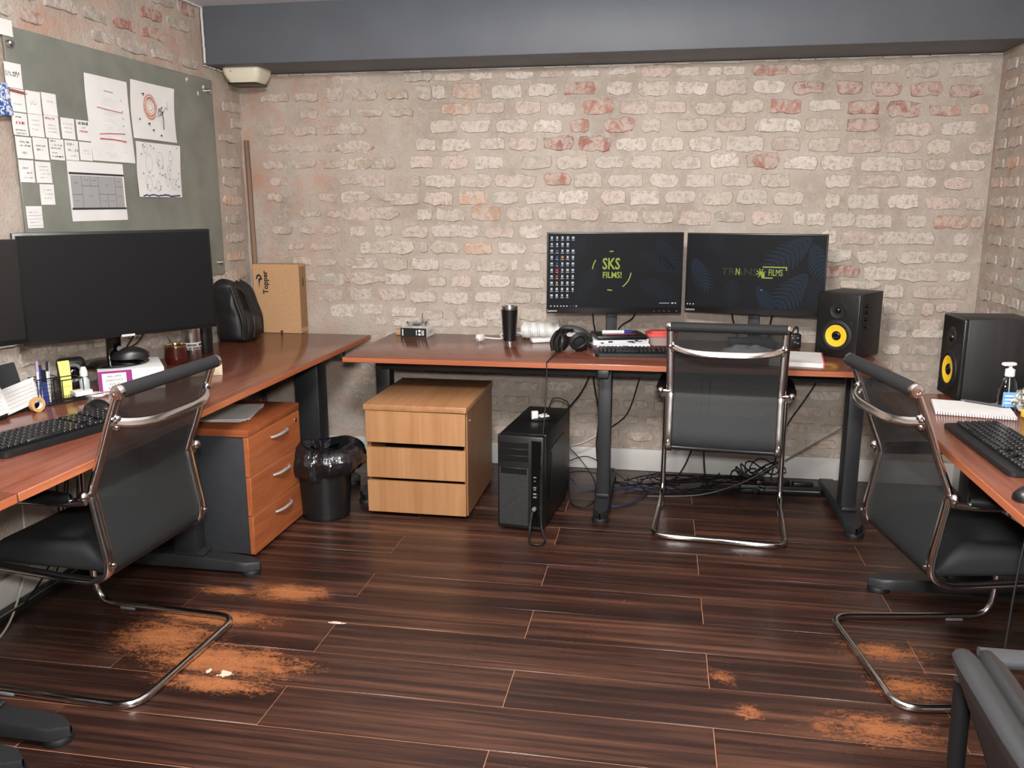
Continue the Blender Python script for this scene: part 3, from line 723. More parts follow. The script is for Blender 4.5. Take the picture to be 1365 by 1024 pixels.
# ------------------------------------------------------------------ bin
t = thing('waste_bin', 'round black waste bin lined with a shiny black bag', 'waste bin', (.795, -.955, 0))
b = MB(); b.lathe([(0, .004), (.108, .0), (.113, .012), (.112, .02), (.130, .29), (.136, .296), (.128, .292), (.110, .03), (0, .025)], 36); b.build('bin_body', pm('bin_plastic', (20, 21, 22), .4, bump=.15, bscale=60, bd=.004), t)
bag = NT('shiny_black_bag').set(col=lin((22, 23, 26)), rough=.16, spec=.7); _c = bag.coord('Object', (1, 1, .5)); bag.bump(bag.noise(_c, 26, 3, .55, 1.6), .7, .008)
b = MB(); rows = []
for j in range(22):
    q = j/21; r = []
    for k in range(72):
        a = 2*PI*k/72; rt_ = max(0, math.cos(a-.2)); fold = .004*math.sin(a*11+q*3)+.003*math.sin(a*23+1.3-q*4)
        if q < .55:
            s = q/.55; rad = .142+.022*math.sin(s*PI*.75)-.004*s+fold*(1+1.2*(1-s))+.045*rt_*(.55+.45*s); z = .215+.09*s+.025*rt_*(1-s)+.008*math.sin(a*5)*(1-s)
        else:
            s = (q-.55)/.45; rad = (.150+.045*rt_)*(1-.62*s*s)+fold*.8; z = .305+.055*math.sin(s*PI*.6)+.018*math.sin(a*2+.6)*s-.12*max(0, s-.72)
        r.append(Vector((rad*math.cos(a), rad*math.sin(a), z)))
    rows.append(r)
b.grid(rows, close=True); b.build('bag', bag.m, t, ang=75)

# ------------------------------------------------------------------ computer tower
t = thing('computer_tower', 'black computer tower on the floor beside the oak drawer unit', 'computer', (1.745, -1.005, 0), math.radians(-5.6))
w_, d_, h_ = .21, .56, .445
b = MB(); b.box((0, d_/2+.02, h_/2+.008), (w_, d_-.04, h_-.016), .003); b.build('case', pm('tower_steel', (20, 20, 21), .38, bump=.05, bscale=400), t)
b = MB(); b.box((0, .012, h_/2+.008), (w_+.002, .05, h_-.012), .008); fr = b.build('front_panel', pm('tower_front_plastic', (24, 24, 25), .4), t)
b = MB()
for i in range(3): b.box((-.03, -.0135, .405-.031*i), (.135, .004, .027), .0015, seg=1)
b.build('drive_covers', satin_black, fr)
g = NT('punched_grille').set(rough=.5); co = g.coord('Object'); v = g.n('ShaderNodeTexVoronoi'); v.inputs['Scale'].default_value = 230; g.l(co, v.inputs['Vector'])
g.set(col=g.ramp(v.outputs['Distance'], [(.25, (10, 10, 10)), (.45, (52, 52, 52))]))
b = MB(); b.box((-.03, -.0135, .165), (.135, .004, .27), .002, seg=1); b.build('grille', g.m, fr)
b = MB(); b.box((-.03, -.015, .285), (.12, .004, .03), .002, seg=1); b.build('badge_panel', satin_black, fr)
b = MB(); b.box((.074, -.0135, .23), (.046, .004, .40), .002, seg=1); b.build('port_strip', gloss_black, fr)
b = MB()
for z, s in ((.262, .009), (.245, .006), (.215, .01), (.205, .008), (.185, .011), (.17, .011)): b.box((.068, -.016, z), (s*1.4, .003, s*.6), .0005, seg=1)
b.build('ports', grey_plastic, fr, kind='stuff')
b = MB(); b.lathe([(.010, 0), (.010, .012), (.007, .02)], 12, (.066, -.015, .115), RX(PI/2)); b.build('headphone_plug', grey_plastic, fr)
b = MB(); b.prism(rrect(.30, .28, .03, 5), 0, .003, lambda u, v, d: Vector((w_/2+d, .30+u, .22+v))); b.build('side_bulge', satin_black, t)
b = MB()
for sx in (-.08, .08):
    for y in (.06, .5): b.box((sx, y, .005), (.03, .04, .0098), .003, seg=1)
b.build('feet', rubber, t)
h = thing('card_reader', 'small black card reader with white plugs on top of the computer tower', 'card reader', (1.79, -.70, .4454), .5)
b = MB(); b.box((0, 0, .006), (.095, .075, .012), .003); b.build('body', satin_black, h)
b = MB(); b.box((-.035, -.012, .026), (.03, .018, .04), .003); b.box((.012, .01, .017), (.05, .02, .009), .002, rz=.5); b.box((.015, -.012, .017), (.045, .014, .008), .002, rz=.1); b.build('plugs', white_plastic, h)

# ------------------------------------------------------------------ small fixed things on walls
t = thing('emergency_light', 'cream emergency light box fixed under the slate beam at the left', 'emergency light', (.152, -.19, 2.143))
b = MB(); rows = []
for i in range(11):
    q = i/10; s = math.sin(PI*min(1, max(0, q))); z = -.072*q
    w2 = .105-.028*q*q; d2 = .085-.02*q*q
    rows.append([Vector((x, y, z)) for x, y in rrect(2*w2, 2*d2, .03, 4)])
b.grid(rows, close=True); b.bm.verts.ensure_lookup_table(); m_ = len(rows[0]); b.bm.faces.new(b.bm.verts[:m_]); b.bm.faces.new(b.bm.verts[-m_:])
b.build('housing', pm('aged_cream_plastic', (222, 214, 192), .5), t)
b = MB(); b.box((0, .0, -.0755), (.16, .13, .007), .003); b.build('base_rim', satin_black, t)
b = MB(); b.lathe([(.003, 0), (.003, .002), (0, .002)], 8, (-.05, -.084, -.018), RX(PI/2)); b.build('pilot_lamp', ink, t)
t = thing('wooden_pole', 'brown wooden pole leaning in the left corner behind the box', 'pole', (.058, -.062, 0))
b = MB(); b.tube([(.012, .0, .001), (.004, .004, .9), (-.004, .012, 1.60), (-.007, .014, 1.795)], [.014, .0145, .0145, .014], 10)
b.build('shaft', wood('old_pole_wood', (92, 70, 56), (132, 106, 86), 2, .7, 60, 1.0), t)
# ------------------------------------------------------------------ glass board and the papers on it
t = thing('glass_board', 'olive grey glass pin board fixed to the left wall', 'board', (.0, -1.045, 1.09))
gb = NT('olive_back_painted_glass'); _c = gb.coord('Object'); _f = gb.noise(_c, 3.5, 5, .6)
gb.set(col=gb.ramp(_f, [(.3, (108, 111, 102)), (.7, (134, 136, 127))]), rough=.32, spec=.5)
b = MB(); b.box((.0195, 0, .49), (.008, 1.43, .985), .002, seg=1); b.build('panel', gb.m, t)
for y, z in ((.66, .925), (-.70, .92), (.66, .06), (-.70, .06)):
    b = MB(); b.lathe([(.013, 0), (.013, .018), (.009, .022), (0, .022)], 16, (.023, y, z), RY(PI/2)); b.build('standoff', chrome, t)
b = MB()
for y, z in ((.478, .952), (.622, .936), (.567, .90)):
    for k in range(3): b.box((.0245, y+random.uniform(-.008, .008), z+random.uniform(-.009, .009)), (.002, random.uniform(.008, .014), random.uniform(.006, .012)), .0008, seg=1, rot=RX(random.random()*2))
b.build('tape_scraps', paper, t)

def scribble(b, x, y, z, L, h, dens=1.0, th=.0012):
    """a line of small pen strokes running along +y from (y, z)"""
    p = y
    while p < y+L:
        w_ = random.uniform(.003, .007); n = random.choice((1, 2, 2))
        for _ in range(n):
            a = random.uniform(-1, 1); yy = p+random.uniform(0, w_); hh = h*random.uniform(.35, 1)
            dy = a*.003; b.quad((x, yy, z), (x, yy+th, z), (x, yy+th+dy, z+hh), (x, yy+dy, z+hh))
        if random.random() < .6: b.quad((x, p, z+h*.4), (x, p+w_, z+h*.45), (x, p+w_, z+h*.45+th), (x, p, z+h*.4+th))
        p += w_+.0015+(.005 if random.random() < .22 else 0)
    return b
def line2(b, x, pts, th):
    for (y0, z0), (y1, z1) in zip(pts, pts[1:]):
        d = Vector((0, y1-y0, z1-z0)); nv = Vector((0, -d.z, d.y)); nv = nv.normalized()*th/2 if d.length > 0 else nv
        P, Q = Vector((x, y0, z0)), Vector((x, y1, z1)); b.quad(P-nv, Q-nv, Q+nv, P+nv)
    return b
X0 = .0242
def sheet(name, label, cat, y0, y1, z0, z1, group=None, wob=.0015, mat_=None, skew=0):
    t = thing(name, label, cat, (X0, (y0+y1)/2, (z0+z1)/2), 0, group); w_, h_ = y1-y0, z1-z0
    b = MB(); ph = random.random()*6; n = 8
    f = lambda u, v: .0006+wob*(.5+.5*math.sin(u*5+ph+v*3))*(abs(v)*2)**1.5
    rows = [[Vector((f(i/n-.5, j/n-.5), (i/n-.5)*w_+.004*math.sin(j/n*4+ph)*(wob > .002), (j/n-.5)*h_)) for i in range(n+1)] for j in range(n+1)]
    b.grid(rows); o = b.build('sheet', mat_ or paper, t)
    return t, o, w_, h_
notes = [('card1', (-1.778, -1.696, 1.860, 1.946), 'single white note at the upper left of the board, above the rows', [(.55, .02, .9, .012, 0, 1), (.45, .02, .8, .01, 0, 1)]),
 ('n1', (-1.764, -1.693, 1.779, 1.858), 'leftmost white note of the top row, with a pencil across its top', [(.3, .1, .6, .006, 1, 1)]),
 ('n2', (-1.688, -1.612, 1.779, 1.860), 'middle white note of the top row of three', [(.5, .2, .6, .005, 1, 1), (.4, .2, .5, .005, 1, 1)]),
 ('n3', (-1.605, -1.526, 1.782, 1.863), 'right hand white note of the top row of three', [(.6, .3, .5, .005, 1, 1)]),
 ('a1', (-1.770, -1.694, 1.697, 1.775), 'white note with red words, first in the second row', [(.78, .2, .5, .007, 0, 1), (.5, .2, .6, .012, 2, 2), (.2, .15, .75, .007, 0, 1), (.06, .15, .75, .006, 0, 1)]),
 ('a2', (-1.688, -1.612, 1.698, 1.778), 'faintly written white note, second in the second row', [(.7, .15, .6, .005, 1, 1), (.5, .2, .5, .005, 1, 1), (.3, .2, .5, .005, 1, 1)]),
 ('a3', (-1.605, -1.526, 1.699, 1.781), 'white note with a red heading, third in the second row', [(.83, .05, .7, .009, 2, 2), (.55, .2, .6, .005, 1, 1), (.4, .2, .6, .005, 1, 1), (.25, .2, .6, .005, 1, 1)]),
 ('a4', (-1.514, -1.436, 1.702, 1.781), 'faintly written white note, fourth in the second row', [(.7, .15, .7, .005, 1, 1), (.5, .15, .7, .005, 1, 1), (.3, .2, .5, .005, 1, 1)]),
 ('a5', (-1.424, -1.344, 1.702, 1.781), 'white note with bold dark heading and red word, last in the second row', [(.78, .1, .8, .014, 0, 2), (.6, .35, .3, .006, 0, 1), (.4, .2, .65, .010, 2, 2)]),
 ('b1', (-1.765, -1.685, 1.616, 1.692), 'white note with two lines and brackets, first in the third row', [(.72, .2, .65, .01, 0, 1), (.56, .2, .7, .008, 0, 1), (.2, .3, .35, .012, 1, 1)]),
 ('b2', (-1.678, -1.600, 1.615, 1.695), 'white note with two short dark words, second in the third row', [(.6, .15, .65, .008, 0, 1), (.42, .2, .5, .01, 0, 1)]),
 ('b3', (-1.592, -1.511, 1.619, 1.697), 'white note with five lines of dark writing, third in the third row', [(.85, .1, .4, .009, 0, 1), (.66, .1, .8, .008, 0, 1), (.52, .1, .7, .007, 0, 1), (.3, .1, .4, .007, 0, 1), (.12, .1, .85, .008, 0, 2)]),
 ('b4', (-1.505, -1.427, 1.622, 1.697), 'white note with loose dark writing, fourth in the third row', [(.75, .15, .6, .012, 0, 1), (.45, .2, .75, .012, 0, 1), (.2, .4, .4, .006, 1, 1)]),
 ('b5', (-1.420, -1.343, 1.625, 1.697), 'almost blank white note, last in the third row beside the letter', [(.5, .25, .5, .005, 1, 1), (.35, .25, .5, .005, 1, 1)]),
 ('c1', (-1.764, -1.688, 1.531, 1.610), 'white note with three short words, left one of the pair in the fourth row', [(.6, .25, .3, .008, 0, 1), (.4, .45, .4, .006, 0, 1), (.18, .3, .55, .005, 0, 1)]),
 ('c2', (-1.680, -1.597, 1.531, 1.608), 'faintly written white note, right one of the pair in the fourth row', [(.75, .2, .7, .005, 1, 1), (.58, .2, .65, .005, 1, 1), (.4, .2, .7, .005, 1, 1), (.22, .2, .5, .005, 1, 1)]),
 ('d', (-1.670, -1.593, 1.450, 1.526), 'faintly written white note hanging alone below the fourth row', [(.7, .25, .6, .005, 1, 1), (.5, .25, .65, .005, 1, 1), (.3, .25, .5, .005, 1, 1)]),
 ('e', (-1.754, -1.672, 1.365, 1.445), 'ruled white slip lowest on the board, just above the screen', [(.7, .15, .6, .004, 1, 1), (.25, .15, .6, .004, 1, 1)])]
inks = (ink, ink_light, ink_red)
for key, (y0, y1, z0, z1), lab, lines in notes:
    t, o, w_, h_ = sheet('paper_note', lab, 'note', y0, y1, z0, z1, 'white notes on the glass board')
    bs = {}
    for fz, fy, fl, hh, ic, bold in lines:
        bs.setdefault(ic, MB()); scribble(bs[ic], .0026, -w_/2+w_*fy, -h_/2+h_*fz, w_*fl*.9, hh, th=.001*bold+.0004)
    for ic, b in bs.items(): b.build('handwriting', inks[ic], o)
    if key == 'e':
        b = MB()
        for q in (.42, .58, .12): line2(b, .0027, [(-w_*.45, -h_/2+h_*q), (w_*.45, -h_/2+h_*q)], .0012)
        b.build('ruled_lines', ink_light, o)
t = thing('pencil', 'reddish pencil stuck across the top of the leftmost note', 'pencil', (X0+.006, -1.735, 1.851))
b = MB(); b.tube([(0, -.05, .001), (0, .035, -.004)], .0045, 6); b.build('shaft', pm('red_brown_pencil', (150, 84, 66), .5), t)
b = MB(); b.tube([(0, .035, -.004), (0, .052, -.005)], [.0045, .0008], 6); b.build('tip', pm('bare_pencil_wood', (214, 176, 140), .6), t)
# letter with struck-out lines
t, o, w_, h_ = sheet('letter_sheet', 'tall white typed sheet with red struck-out lines on the board', 'paper', -1.346, -1.062, 1.628, 1.968, None, .004)
b = MB(); line2(b, .0052, [(-.03, .115), (.03, .113)], .004)
for z, n in ((.083, 4), (.035, 3), (.0, 2), (-.025, 3), (-.06, 2), (-.10, 2), (-.135, 3)):
    for k in range(n): scribble(b, .0052, -.055+random.uniform(0, .02), z-.008*k, random.uniform(.05, .09), .0035, th=.0006)
b.build('typed_lines', ink_light, o)
b = MB(); line2(b, .0056, [(-.085, .045), (0, .04), (.085, .036)], .0025); line2(b, .0056, [(-.085, -.062), (-.02, -.055), (.09, -.05)], .003); line2(b, .0056, [(-.085, -.08), (0, -.078), (.095, -.082)], .0045); b.build('red_strokes', ink_red, o)
b = MB()
for z in (.085, .04, .01, -.02, -.055, -.09, -.13): scribble(b, .0054, .078, z, .008, .006)
b.build('numerals', ink, o)
# two drawings
t, o, w_, h_ = sheet('drawing_sheet', 'white drawing sheet with an orange round scribble, upper of two drawings', 'drawing', -1.048, -.704, 1.738, 1.985, 'drawings on the glass board', .006)
b = MB()
for k in range(9):
    r = .055*(1-.08*k)+random.uniform(-.006, .006); line2(b, .0074, [(-.035+r*math.cos(a*.4+k)*1.0, .02+r*math.sin(a*.4+k)*1.05) for a in range(15)], .0022)
b.build('orange_scribble', ink_orange, o)
b = MB()
line2(b, .0076, [(.06, -.07), (.062, -.02), (.055, .005), (.065, .01)], .006); line2(b, .0076, [(.062, 0), (.03, .02), (.02, -.02)], .003); line2(b, .0076, [(.062, .0), (.085, .03), (.10, .02), (.105, .055)], .002)
for y, z, r in ((-.085, .07, .008), (-.055, -.055, .008), (-.025, -.08, .006), (.035, -.10, .006), (-.125, -.04, .004)):
    line2(b, .0076, [(y-r, z), (y+r, z+r*.6), (y+r*.4, z-r)], .005)
b.build('dark_marks', ink, o)
b = MB(); line2(b, .0076, [(.03, .005), (.045, .022), (.06, .03), (.04, .0), (.055, -.005), (.03, -.01)], .004); b.build('green_marks', pm('green_pencil', (110, 132, 100), .8), o)
t, o, w_, h_ = sheet('drawing_sheet', 'white sheet covered in blue ink doodles, lower of two drawings', 'drawing', -1.046, -.694, 1.484, 1.725, 'drawings on the glass board', .006)
b = MB()
for _ in range(34):
    y, z = random.uniform(-.155, .155), random.uniform(-.09, .105); line2(b, .0076, [(y, z), (y+random.uniform(-.006, .006), z+.006)], .005)
line2(b, .0076, [(-.155+i*.012, -.113+random.uniform(-.004, .004)) for i in range(26)], .006); b.build('blue_marks', ink_blue, o)
b = MB()
for y, z, r in ((-.09, .03, .035), (.0, .045, .032), (.09, .055, .022), (-.10, -.06, .03), (-.03, -.07, .02), (.1, -.06, .022), (.05, -.05, .018), (-.11, .095, .02), (.07, -.0, .02)):
    line2(b, .0075, [(y+r*.75*math.cos(a*.5), z+r*1.15*math.sin(a*.5)) for a in range(14)], .0016)
b.build('pencil_loops', ink_light, o)
# timetable sheet
t, o, w_, h_ = sheet('timetable_sheet', 'white printed sheet with a grey table between two black bars', 'paper', -1.506, -1.148, 1.385, 1.620, None, .002)
b = MB(); b.quad((.0032, -.168, -.064), (.0032, .165, -.064), (.0032, .165, .062), (.0032, -.168, .062)); b.build('grey_table', print_grey, o)
b = MB()
for z in (.070, -.068): line2(b, .0034, [(-.175, z), (.175, z)], .008)
for p in (((-.168, -.012), (-.105, -.012)), ((-.105, .062), (-.105, -.064)), ((-.105, .022), (.0, .022)), ((-.05, .062), (-.05, .022)), ((.0, .062), (.0, -.064)), ((.0, -.01), (.11, -.01)), ((.055, -.01), (.055, -.064)), ((.11, .062), (.11, -.064)), ((.11, .022), (.165, .022))):
    line2(b, .0034, p, .0016)
for y, z in ((-.14, .03), (-.14, -.04), (-.078, .042), (-.026, .042), (-.055, -.02), (.055, .025), (.03, -.04), (.085, -.04), (.138, .04), (.138, -.02)): scribble(b, .0035, y-.012, z, .022, .006)
b.build('table_lines', ink, o)
# card taped at the top left corner and the charm hanging from it
t, o, w_, h_ = sheet('paper_note', 'blank white card taped over the top left corner of the board', 'note', -1.83, -1.715, 2.035, 2.09, 'white notes on the glass board')
t = thing('hanging_charm', 'blue and white patterned charm hanging on a string at the board edge', 'charm', (.05, -1.835, 1.81))
ch = NT('blue_white_pattern'); _c = ch.coord('Object'); ch.set(col=ch.ramp(ch.noise(_c, 55, 3, .6, 1), [(.45, (42, 78, 150)), (.55, (214, 222, 232))]), rough=.4)
b = MB(); b.box((0, 0, 0), (.012, .075, .11), .005, rot=RX(.12)); b.build('body', ch.m, t)
b = MB(); b.tube([(-.015, .006, .05), (-.02, .012, .24)], .0022, 6); b.build('string', pm('cream_string', (214, 202, 176), .8), t)

# ------------------------------------------------------------------ screens
scr_off = pm('screen_off', (17, 18, 19), .42, spec=.22)
scr_dark = pm('screen_black', (11, 11, 12), .35)
wall_em = emit('wallpaper_dark', (10, 12, 15), .7); leaf_em = emit('wallpaper_leaf', (26, 40, 54), .7); leaf2_em = emit('wallpaper_leaf_dim', (19, 27, 36), .7)
lime_em = emit('logo_lime', (168, 180, 78), .8); lime_dim = emit('logo_dim', (62, 64, 40), .7); white_em = emit('icon_white', (206, 212, 222), .8); red_em = emit('icon_red', (206, 60, 52), .8); blue_em = emit('icon_blue', (70, 84, 150), .8); or_em = emit('icon_orange', (214, 150, 96), .8)
lenovo_grey = pm('printed_silver', (170, 170, 170), .5)
def monitor(label, loc, yaw_, W_, H_, zb, chin, bez, scr, base, behind, group):
    t = thing('monitor', label, 'monitor', loc, yaw_, group)
    b = MB(); b.box((0, .012, zb+H_/2), (W_, .022, H_), .003); b.box((0, .032, zb+H_*.42), (W_*.62, .03, H_*.62), .012)
    b.build('casing', satin_black, t)
    b = MB(); b.box((0, .0005, zb+chin+(H_-chin-bez)/2), (W_-2*bez, .002, H_-chin-bez), 0); s = b.build('screen', scr, t)
    if base == 'disc':
        b = MB(); b.lathe([(0, 0), (.125, .0), (.13, .004), (.126, .010), (.06, .018), (0, .02)], 40, (0, behind, 0)); b.build('stand_base', gloss_black, t)
        b = MB(); b.tube([(0, behind, .015), (0, behind-.005, zb*.6), (0, behind-.02, zb+.08)], .02, sec=rrect(.055, .028, .008, 2), nrm=(1, 0, 0)); b.build('stand_neck', gloss_black, t)
    else:
        b = MB(); b.box((0, behind, .006), (.24, .17, .012), .004); b.build('stand_base', satin_black, t)
        b = MB(); b.box((0, behind+.005, (zb+.16)/2), (.055, .03, zb+.14), .004); b.build('stand_neck', charcoal, t)
    return t, s
def leaf(b, x, z, ang, L, wid, y=-.0012, n=11):
    """feathered leaf drawn on the screen, kept inside its edges"""
    d = Vector((math.cos(ang), 0, math.sin(ang))); p = Vector((-d.z, 0, d.x)); o = Vector((x, y, z))
    def cl(v): return Vector((max(-.327, min(.327, v.x)), y, max(LZ[0], min(LZ[1], v.z))))
    for i in range(n):
        q = (i+.5)/n; ww = wid*math.sin(PI*min(1, q*.85+.13))**.8; c = o+d*(L*i/n)
        for s in (-1, 1):
            e = c+p*s*ww+d*(L*.20); m_ = c+p*s*ww*.5+d*(L*.06); g = d*(L/n*.80)
            P = [cl(v) for v in (c, c+g, m_+g*.95, e+g*.35, e, m_)]
            if (P[0]-P[4]).length > .006: b._tag([b.bm.faces.new([b.bm.verts.new(v) for v in P])])
    return b
wx, wz = .335, .40
# left screen of the pair
t, s = monitor('left one of the two lit screens on the back desk, with desktop icons', (2.105, -.335, .74), math.radians(9), .672, .40, .172, .030, .006, wall_em, 'foot', .10, 'lit screens on the back desk')
zc = .172+.20+.012; LZ = (.172+.034, .172+.39)
b = MB(); leaf(b, -.14, zc+.17, -2.2, .25, .05); leaf(b, -.10, zc+.02, -2.0, .2, .05); leaf(b, .20, zc+.15, -.9, .2, .05); leaf(b, .30, zc+.0, 2.7, .2, .05); leaf(b, .12, zc-.05, -.4, .2, .05); b.build('wallpaper_leaves', leaf2_em, s)
text('SKS', .078, lime_em, s, frame((-.018, -.0018, zc+.032), (1, 0, 0), (0, 0, 1)), 'logo_lettering', sx=.72, bold=.0012)
text('FILMS!', .042, lime_em, s, frame((-.012, -.0018, zc-.022), (1, 0, 0), (0, 0, 1)), 'logo_lettering', sx=.85, bold=.0006)
b = MB()
for a0, a1 in ((2.55, 3.05), (-.95, -.1), (4.5, 4.75), (1.5, 1.7)):
    P = [(math.cos(a0+(a1-a0)*i/8), math.sin(a0+(a1-a0)*i/8)) for i in range(9)]
    for p, q in zip(P, P[1:]): b.quad((-.015+.093*p[0], -.0017, zc+.093*p[1]), (-.015+.093*q[0], -.0017, zc+.093*q[1]), (-.015+.098*q[0], -.0017, zc+.098*q[1]), (-.015+.098*p[0], -.0017, zc+.098*p[1]))
b.build('logo_ring', lime_em, s)
bs = [MB() for _ in range(4)]
for r in range(10):
    for c_ in range(5):
        if (r == 9 and c_ == 4) or (r == 1 and c_ == 4): continue
        x, z = -.312+.0262*c_, zc+.162-.0315*r; k = 1 if (c_ == 1 and r in (5, 6)) else 2 if (c_ == 1 and r in (2, 3, 4)) else 3 if (c_ == 2 and r == 3) or (c_ == 1 and r == 7) else 0
        w_, h_ = random.choice(((.009, .012), (.012, .010), (.010, .012), (.008, .011))); bs[k].box((x, -.0012, z), (w_, .0006, h_))
        bs[0].box((x, -.0012, z-.0115), (random.uniform(.010, .017), .0006, .0025))
for i, x in enumerate((-.315, -.297, -.282, -.265, -.25, -.235, -.218, -.202, -.188)): bs[0 if i not in (6, 7) else 2].box((x, -.0012, zc-.175), (.006, .0006, .006))
bs[0].box((.29, -.0012, zc-.16), (.01, .0006, .006)); bs[0].box((.305, -.0012, zc-.16), (.006, .0006, .006)); bs[0].box((.25, -.0012, zc-.16), (.05, .0006, .002))
for b, m_ in zip(bs, (white_em, red_em, blue_em, or_em)): b.build('desktop_icons', m_, s, kind='stuff')
text('Lenovo', .016, lenovo_grey, t, frame((-.308, -.0012, .172+.014), (1, 0, 0), (0, 0, 1)), 'brand_lettering', bold=.0004)
b = MB()
for x in (.2, .225, .25, .275): b.box((x, -.0008, .172+.012), (.006, .001, .002))
b.box((.312, -.0008, .172+.012), (.004, .001, .004)); b.build('button_marks', grey_plastic, t)
# right screen of the pair
t, s = monitor('right one of the two lit screens on the back desk, with blue leaves', (2.783, -.225, .74), math.radians(-13.3), .672, .40, .165, .030, .006, wall_em, 'foot', .10, 'lit screens on the back desk')
zc = .165+.20+.012; LZ = (.165+.034, .165+.39)
b = MB(); leaf(b, .26, zc+.17, -2.45, .28, .07); leaf(b, .27, zc+.14, -1.2, .2, .06); leaf(b, .25, zc+.0, -2.2, .26, .07); leaf(b, -.30, zc+.06, -1.1, .18, .05); leaf(b, .02, zc-.07, -1.0, .16, .04); b.build('wallpaper_leaves', leaf_em, s)
b = MB(); leaf(b, -.22, zc+.19, -1.0, .12, .05); leaf(b, -.10, zc-.04, -1.6, .13, .05); leaf(b, .27, zc-.02, -1.25, .18, .05); b.build('wallpaper_leaves', leaf2_em, s)
text('FILMS', .045, lime_em, s, frame((.103, -.0018, zc-.002), (1, 0, 0), (0, 0, 1)), 'logo_lettering', sx=.62)
text('TRANS', .05, lime_dim, s, frame((-.07, -.0018, zc-.002), (1, 0, 0), (0, 0, 1)), 'logo_lettering', sx=1.15)
text('N', .05, lime_em, s, frame((-.078, -.0021, zc-.002), (1, 0, 0), (0, 0, 1)), 'logo_lettering', sx=.6)
b = MB()
b.box((.098, -.0014, zc+.026), (.115, .0006, .005)); b.box((.153, -.0014, zc+.018), (.005, .0006, .014)); b.box((.065, -.0014, zc-.027), (.05, .0006, .005))
for k in range(8):
    a = k*PI/4+.3; b.tube([(.033, -.0016, zc-.004), (.033+.022*math.cos(a), -.0016, zc-.004+.022*math.sin(a))], .0022, 4)
b.box((.045, -.0014, zc-.016), (.012, .0006, .022)); b.build('logo_box', lime_em, s)
b = MB()
for x in (-.322, -.308, -.292): b.box((x, -.0012, zc-.17), (.005, .0006, .006))
b.box((.04, -.0012, zc-.088), (.004, .0006, .004)); b.build('desktop_icons', white_em, s, kind='stuff')
text('Lenovo', .016, lenovo_grey, t, frame((-.308, -.0012, .165+.014), (1, 0, 0), (0, 0, 1)), 'brand_lettering', bold=.0004)
# label box under the big screen on the left desk
t = thing('storage_box', 'white box with a handwritten magenta framed label under the big dark screen', 'box', (.245, -1.555, .74), math.radians(37))
b = MB(); b.box((0, 0, .043), (.236, .25, .086), .002); b.build('carton', pm('white_carton', (222, 220, 218), .6), t)
mag = pm('magenta_print', (140, 24, 112), .5)
b = MB(); b.box((-.058, -.1252, .043), (.119, .0012, .084)); o = b.build('label', mag, t)
b = MB(); b.box((-.062, -.1262, .042), (.085, .0008, .068)); b.build('label_paper', paper, o)
for i, (s_, sz) in enumerate((('MALUMA', .013), ('DERECHOS', .013), ('23 9 20', .013), ('R', .013))): text(s_, sz, ink, o, frame((-.062-(.02 if i == 3 else 0), -.1268, .064-.0155*i), (1, 0, .03), (0, 0, 1)), 'handwriting', sx=.95)
t, s = monitor('large dark unlit screen on the left desk in front of the board', (.317, -1.647, .826), math.radians(55), .72, .40, .128, .014, .010, scr_off, 'disc', .17, 'dark screens on the left desk')
b = MB(); b.box((0, -.0012, .128+.004), (.05, .002, .008)); b.build('brand_plate', silver_print, t)
b = MB(); b.box((-.31, -.0008, .128+.394), (.035, .001, .004)); b.build('corner_mark', grey_plastic, t)
t, s = monitor('dark screen cut by the left edge of the photo', (.295, -2.55, .74), math.radians(60), .56, .315, .295, .016, .008, scr_dark, 'foot', .09, 'dark screens on the left desk')

# ------------------------------------------------------------------ loudspeakers
def speaker(label, loc, yaw_, knobs):
    t = thing('loudspeaker', label, 'loudspeaker', loc, yaw_, 'black loudspeakers with yellow cones')
    W_, H_, D_ = .203, .302, .25
    gr = wood('black_ash_vinyl', (18, 18, 19), (32, 32, 33), 2, .5, 60, 1.5) if 'black_ash_vinyl' not in bpy.data.materials else bpy.data.materials['black_ash_vinyl']
    b = MB(); b.box((0, D_/2+.008, H_/2), (W_, D_-.016, H_), .004); b.build('cabinet', gr, t)
    b = MB(); b.box((0, .009, H_/2), (W_, .018, H_), .007, seg=3); f = b.build('baffle', satin_black, t)
    R = RX(PI/2)
    b = MB(); b.lathe([(.048, .001), (.051, .004), (.055, .007), (.062, .008), (.070, .005), (.074, .003), (.075, -.001)], 40, (0, 0, .103), R, caps=False); b.build('woofer_surround', rubber, f)
    b = MB(); b.lathe([(.051, .0055), (.047, .005), (.036, .002), (.022, .0008), (.0, .0008)], 40, (0, 0, .103), R, caps=False); b.build('woofer_cone', yellow_cone, f)
    b = MB(); b.lathe([(.0225, .0005), (.021, .004), (.016, .007), (.008, .009), (0, .0095)], 28, (0, 0, .103), R); b.build('dust_cap', gloss_black, f)
    b = MB(); b.lathe([(.040, .0), (.037, .003), (.030, .001), (.018, .0005), (.015, .0008)], 32, (0, 0, .222), R, caps=False); b.build('tweeter_guide', black_plastic, f)
    b = MB(); b.lathe([(.015, .0), (.013, .006), (.007, .010), (0, .011)], 24, (0, 0, .222), R); b.build('tweeter_dome', gloss_black, f)
    b = MB()
    for x in (-.083, .083):
        for z in (.022, .278): b.lathe([(.005, 0), (.005, .001), (.003, .0014), (0, .0005)], 10, (x, -.0002, z), R)
    b.lathe([(.008, 0), (.008, .002), (0, .002)], 14, (.066, 0, .168), R)
    b.build('screws', rubber, f)
    if knobs:
        b = MB()
        for z in (.245, .215, .182, .15): b.lathe([(.009, 0), (.009, .010), (.006, .013), (0, .013)], 12, (W_/2, .065, z), RY(PI/2)); b.box((W_/2+.0005, .085, z), (.001, .006, .012))
        b.build('control_knobs', gloss_black, t)
    return t
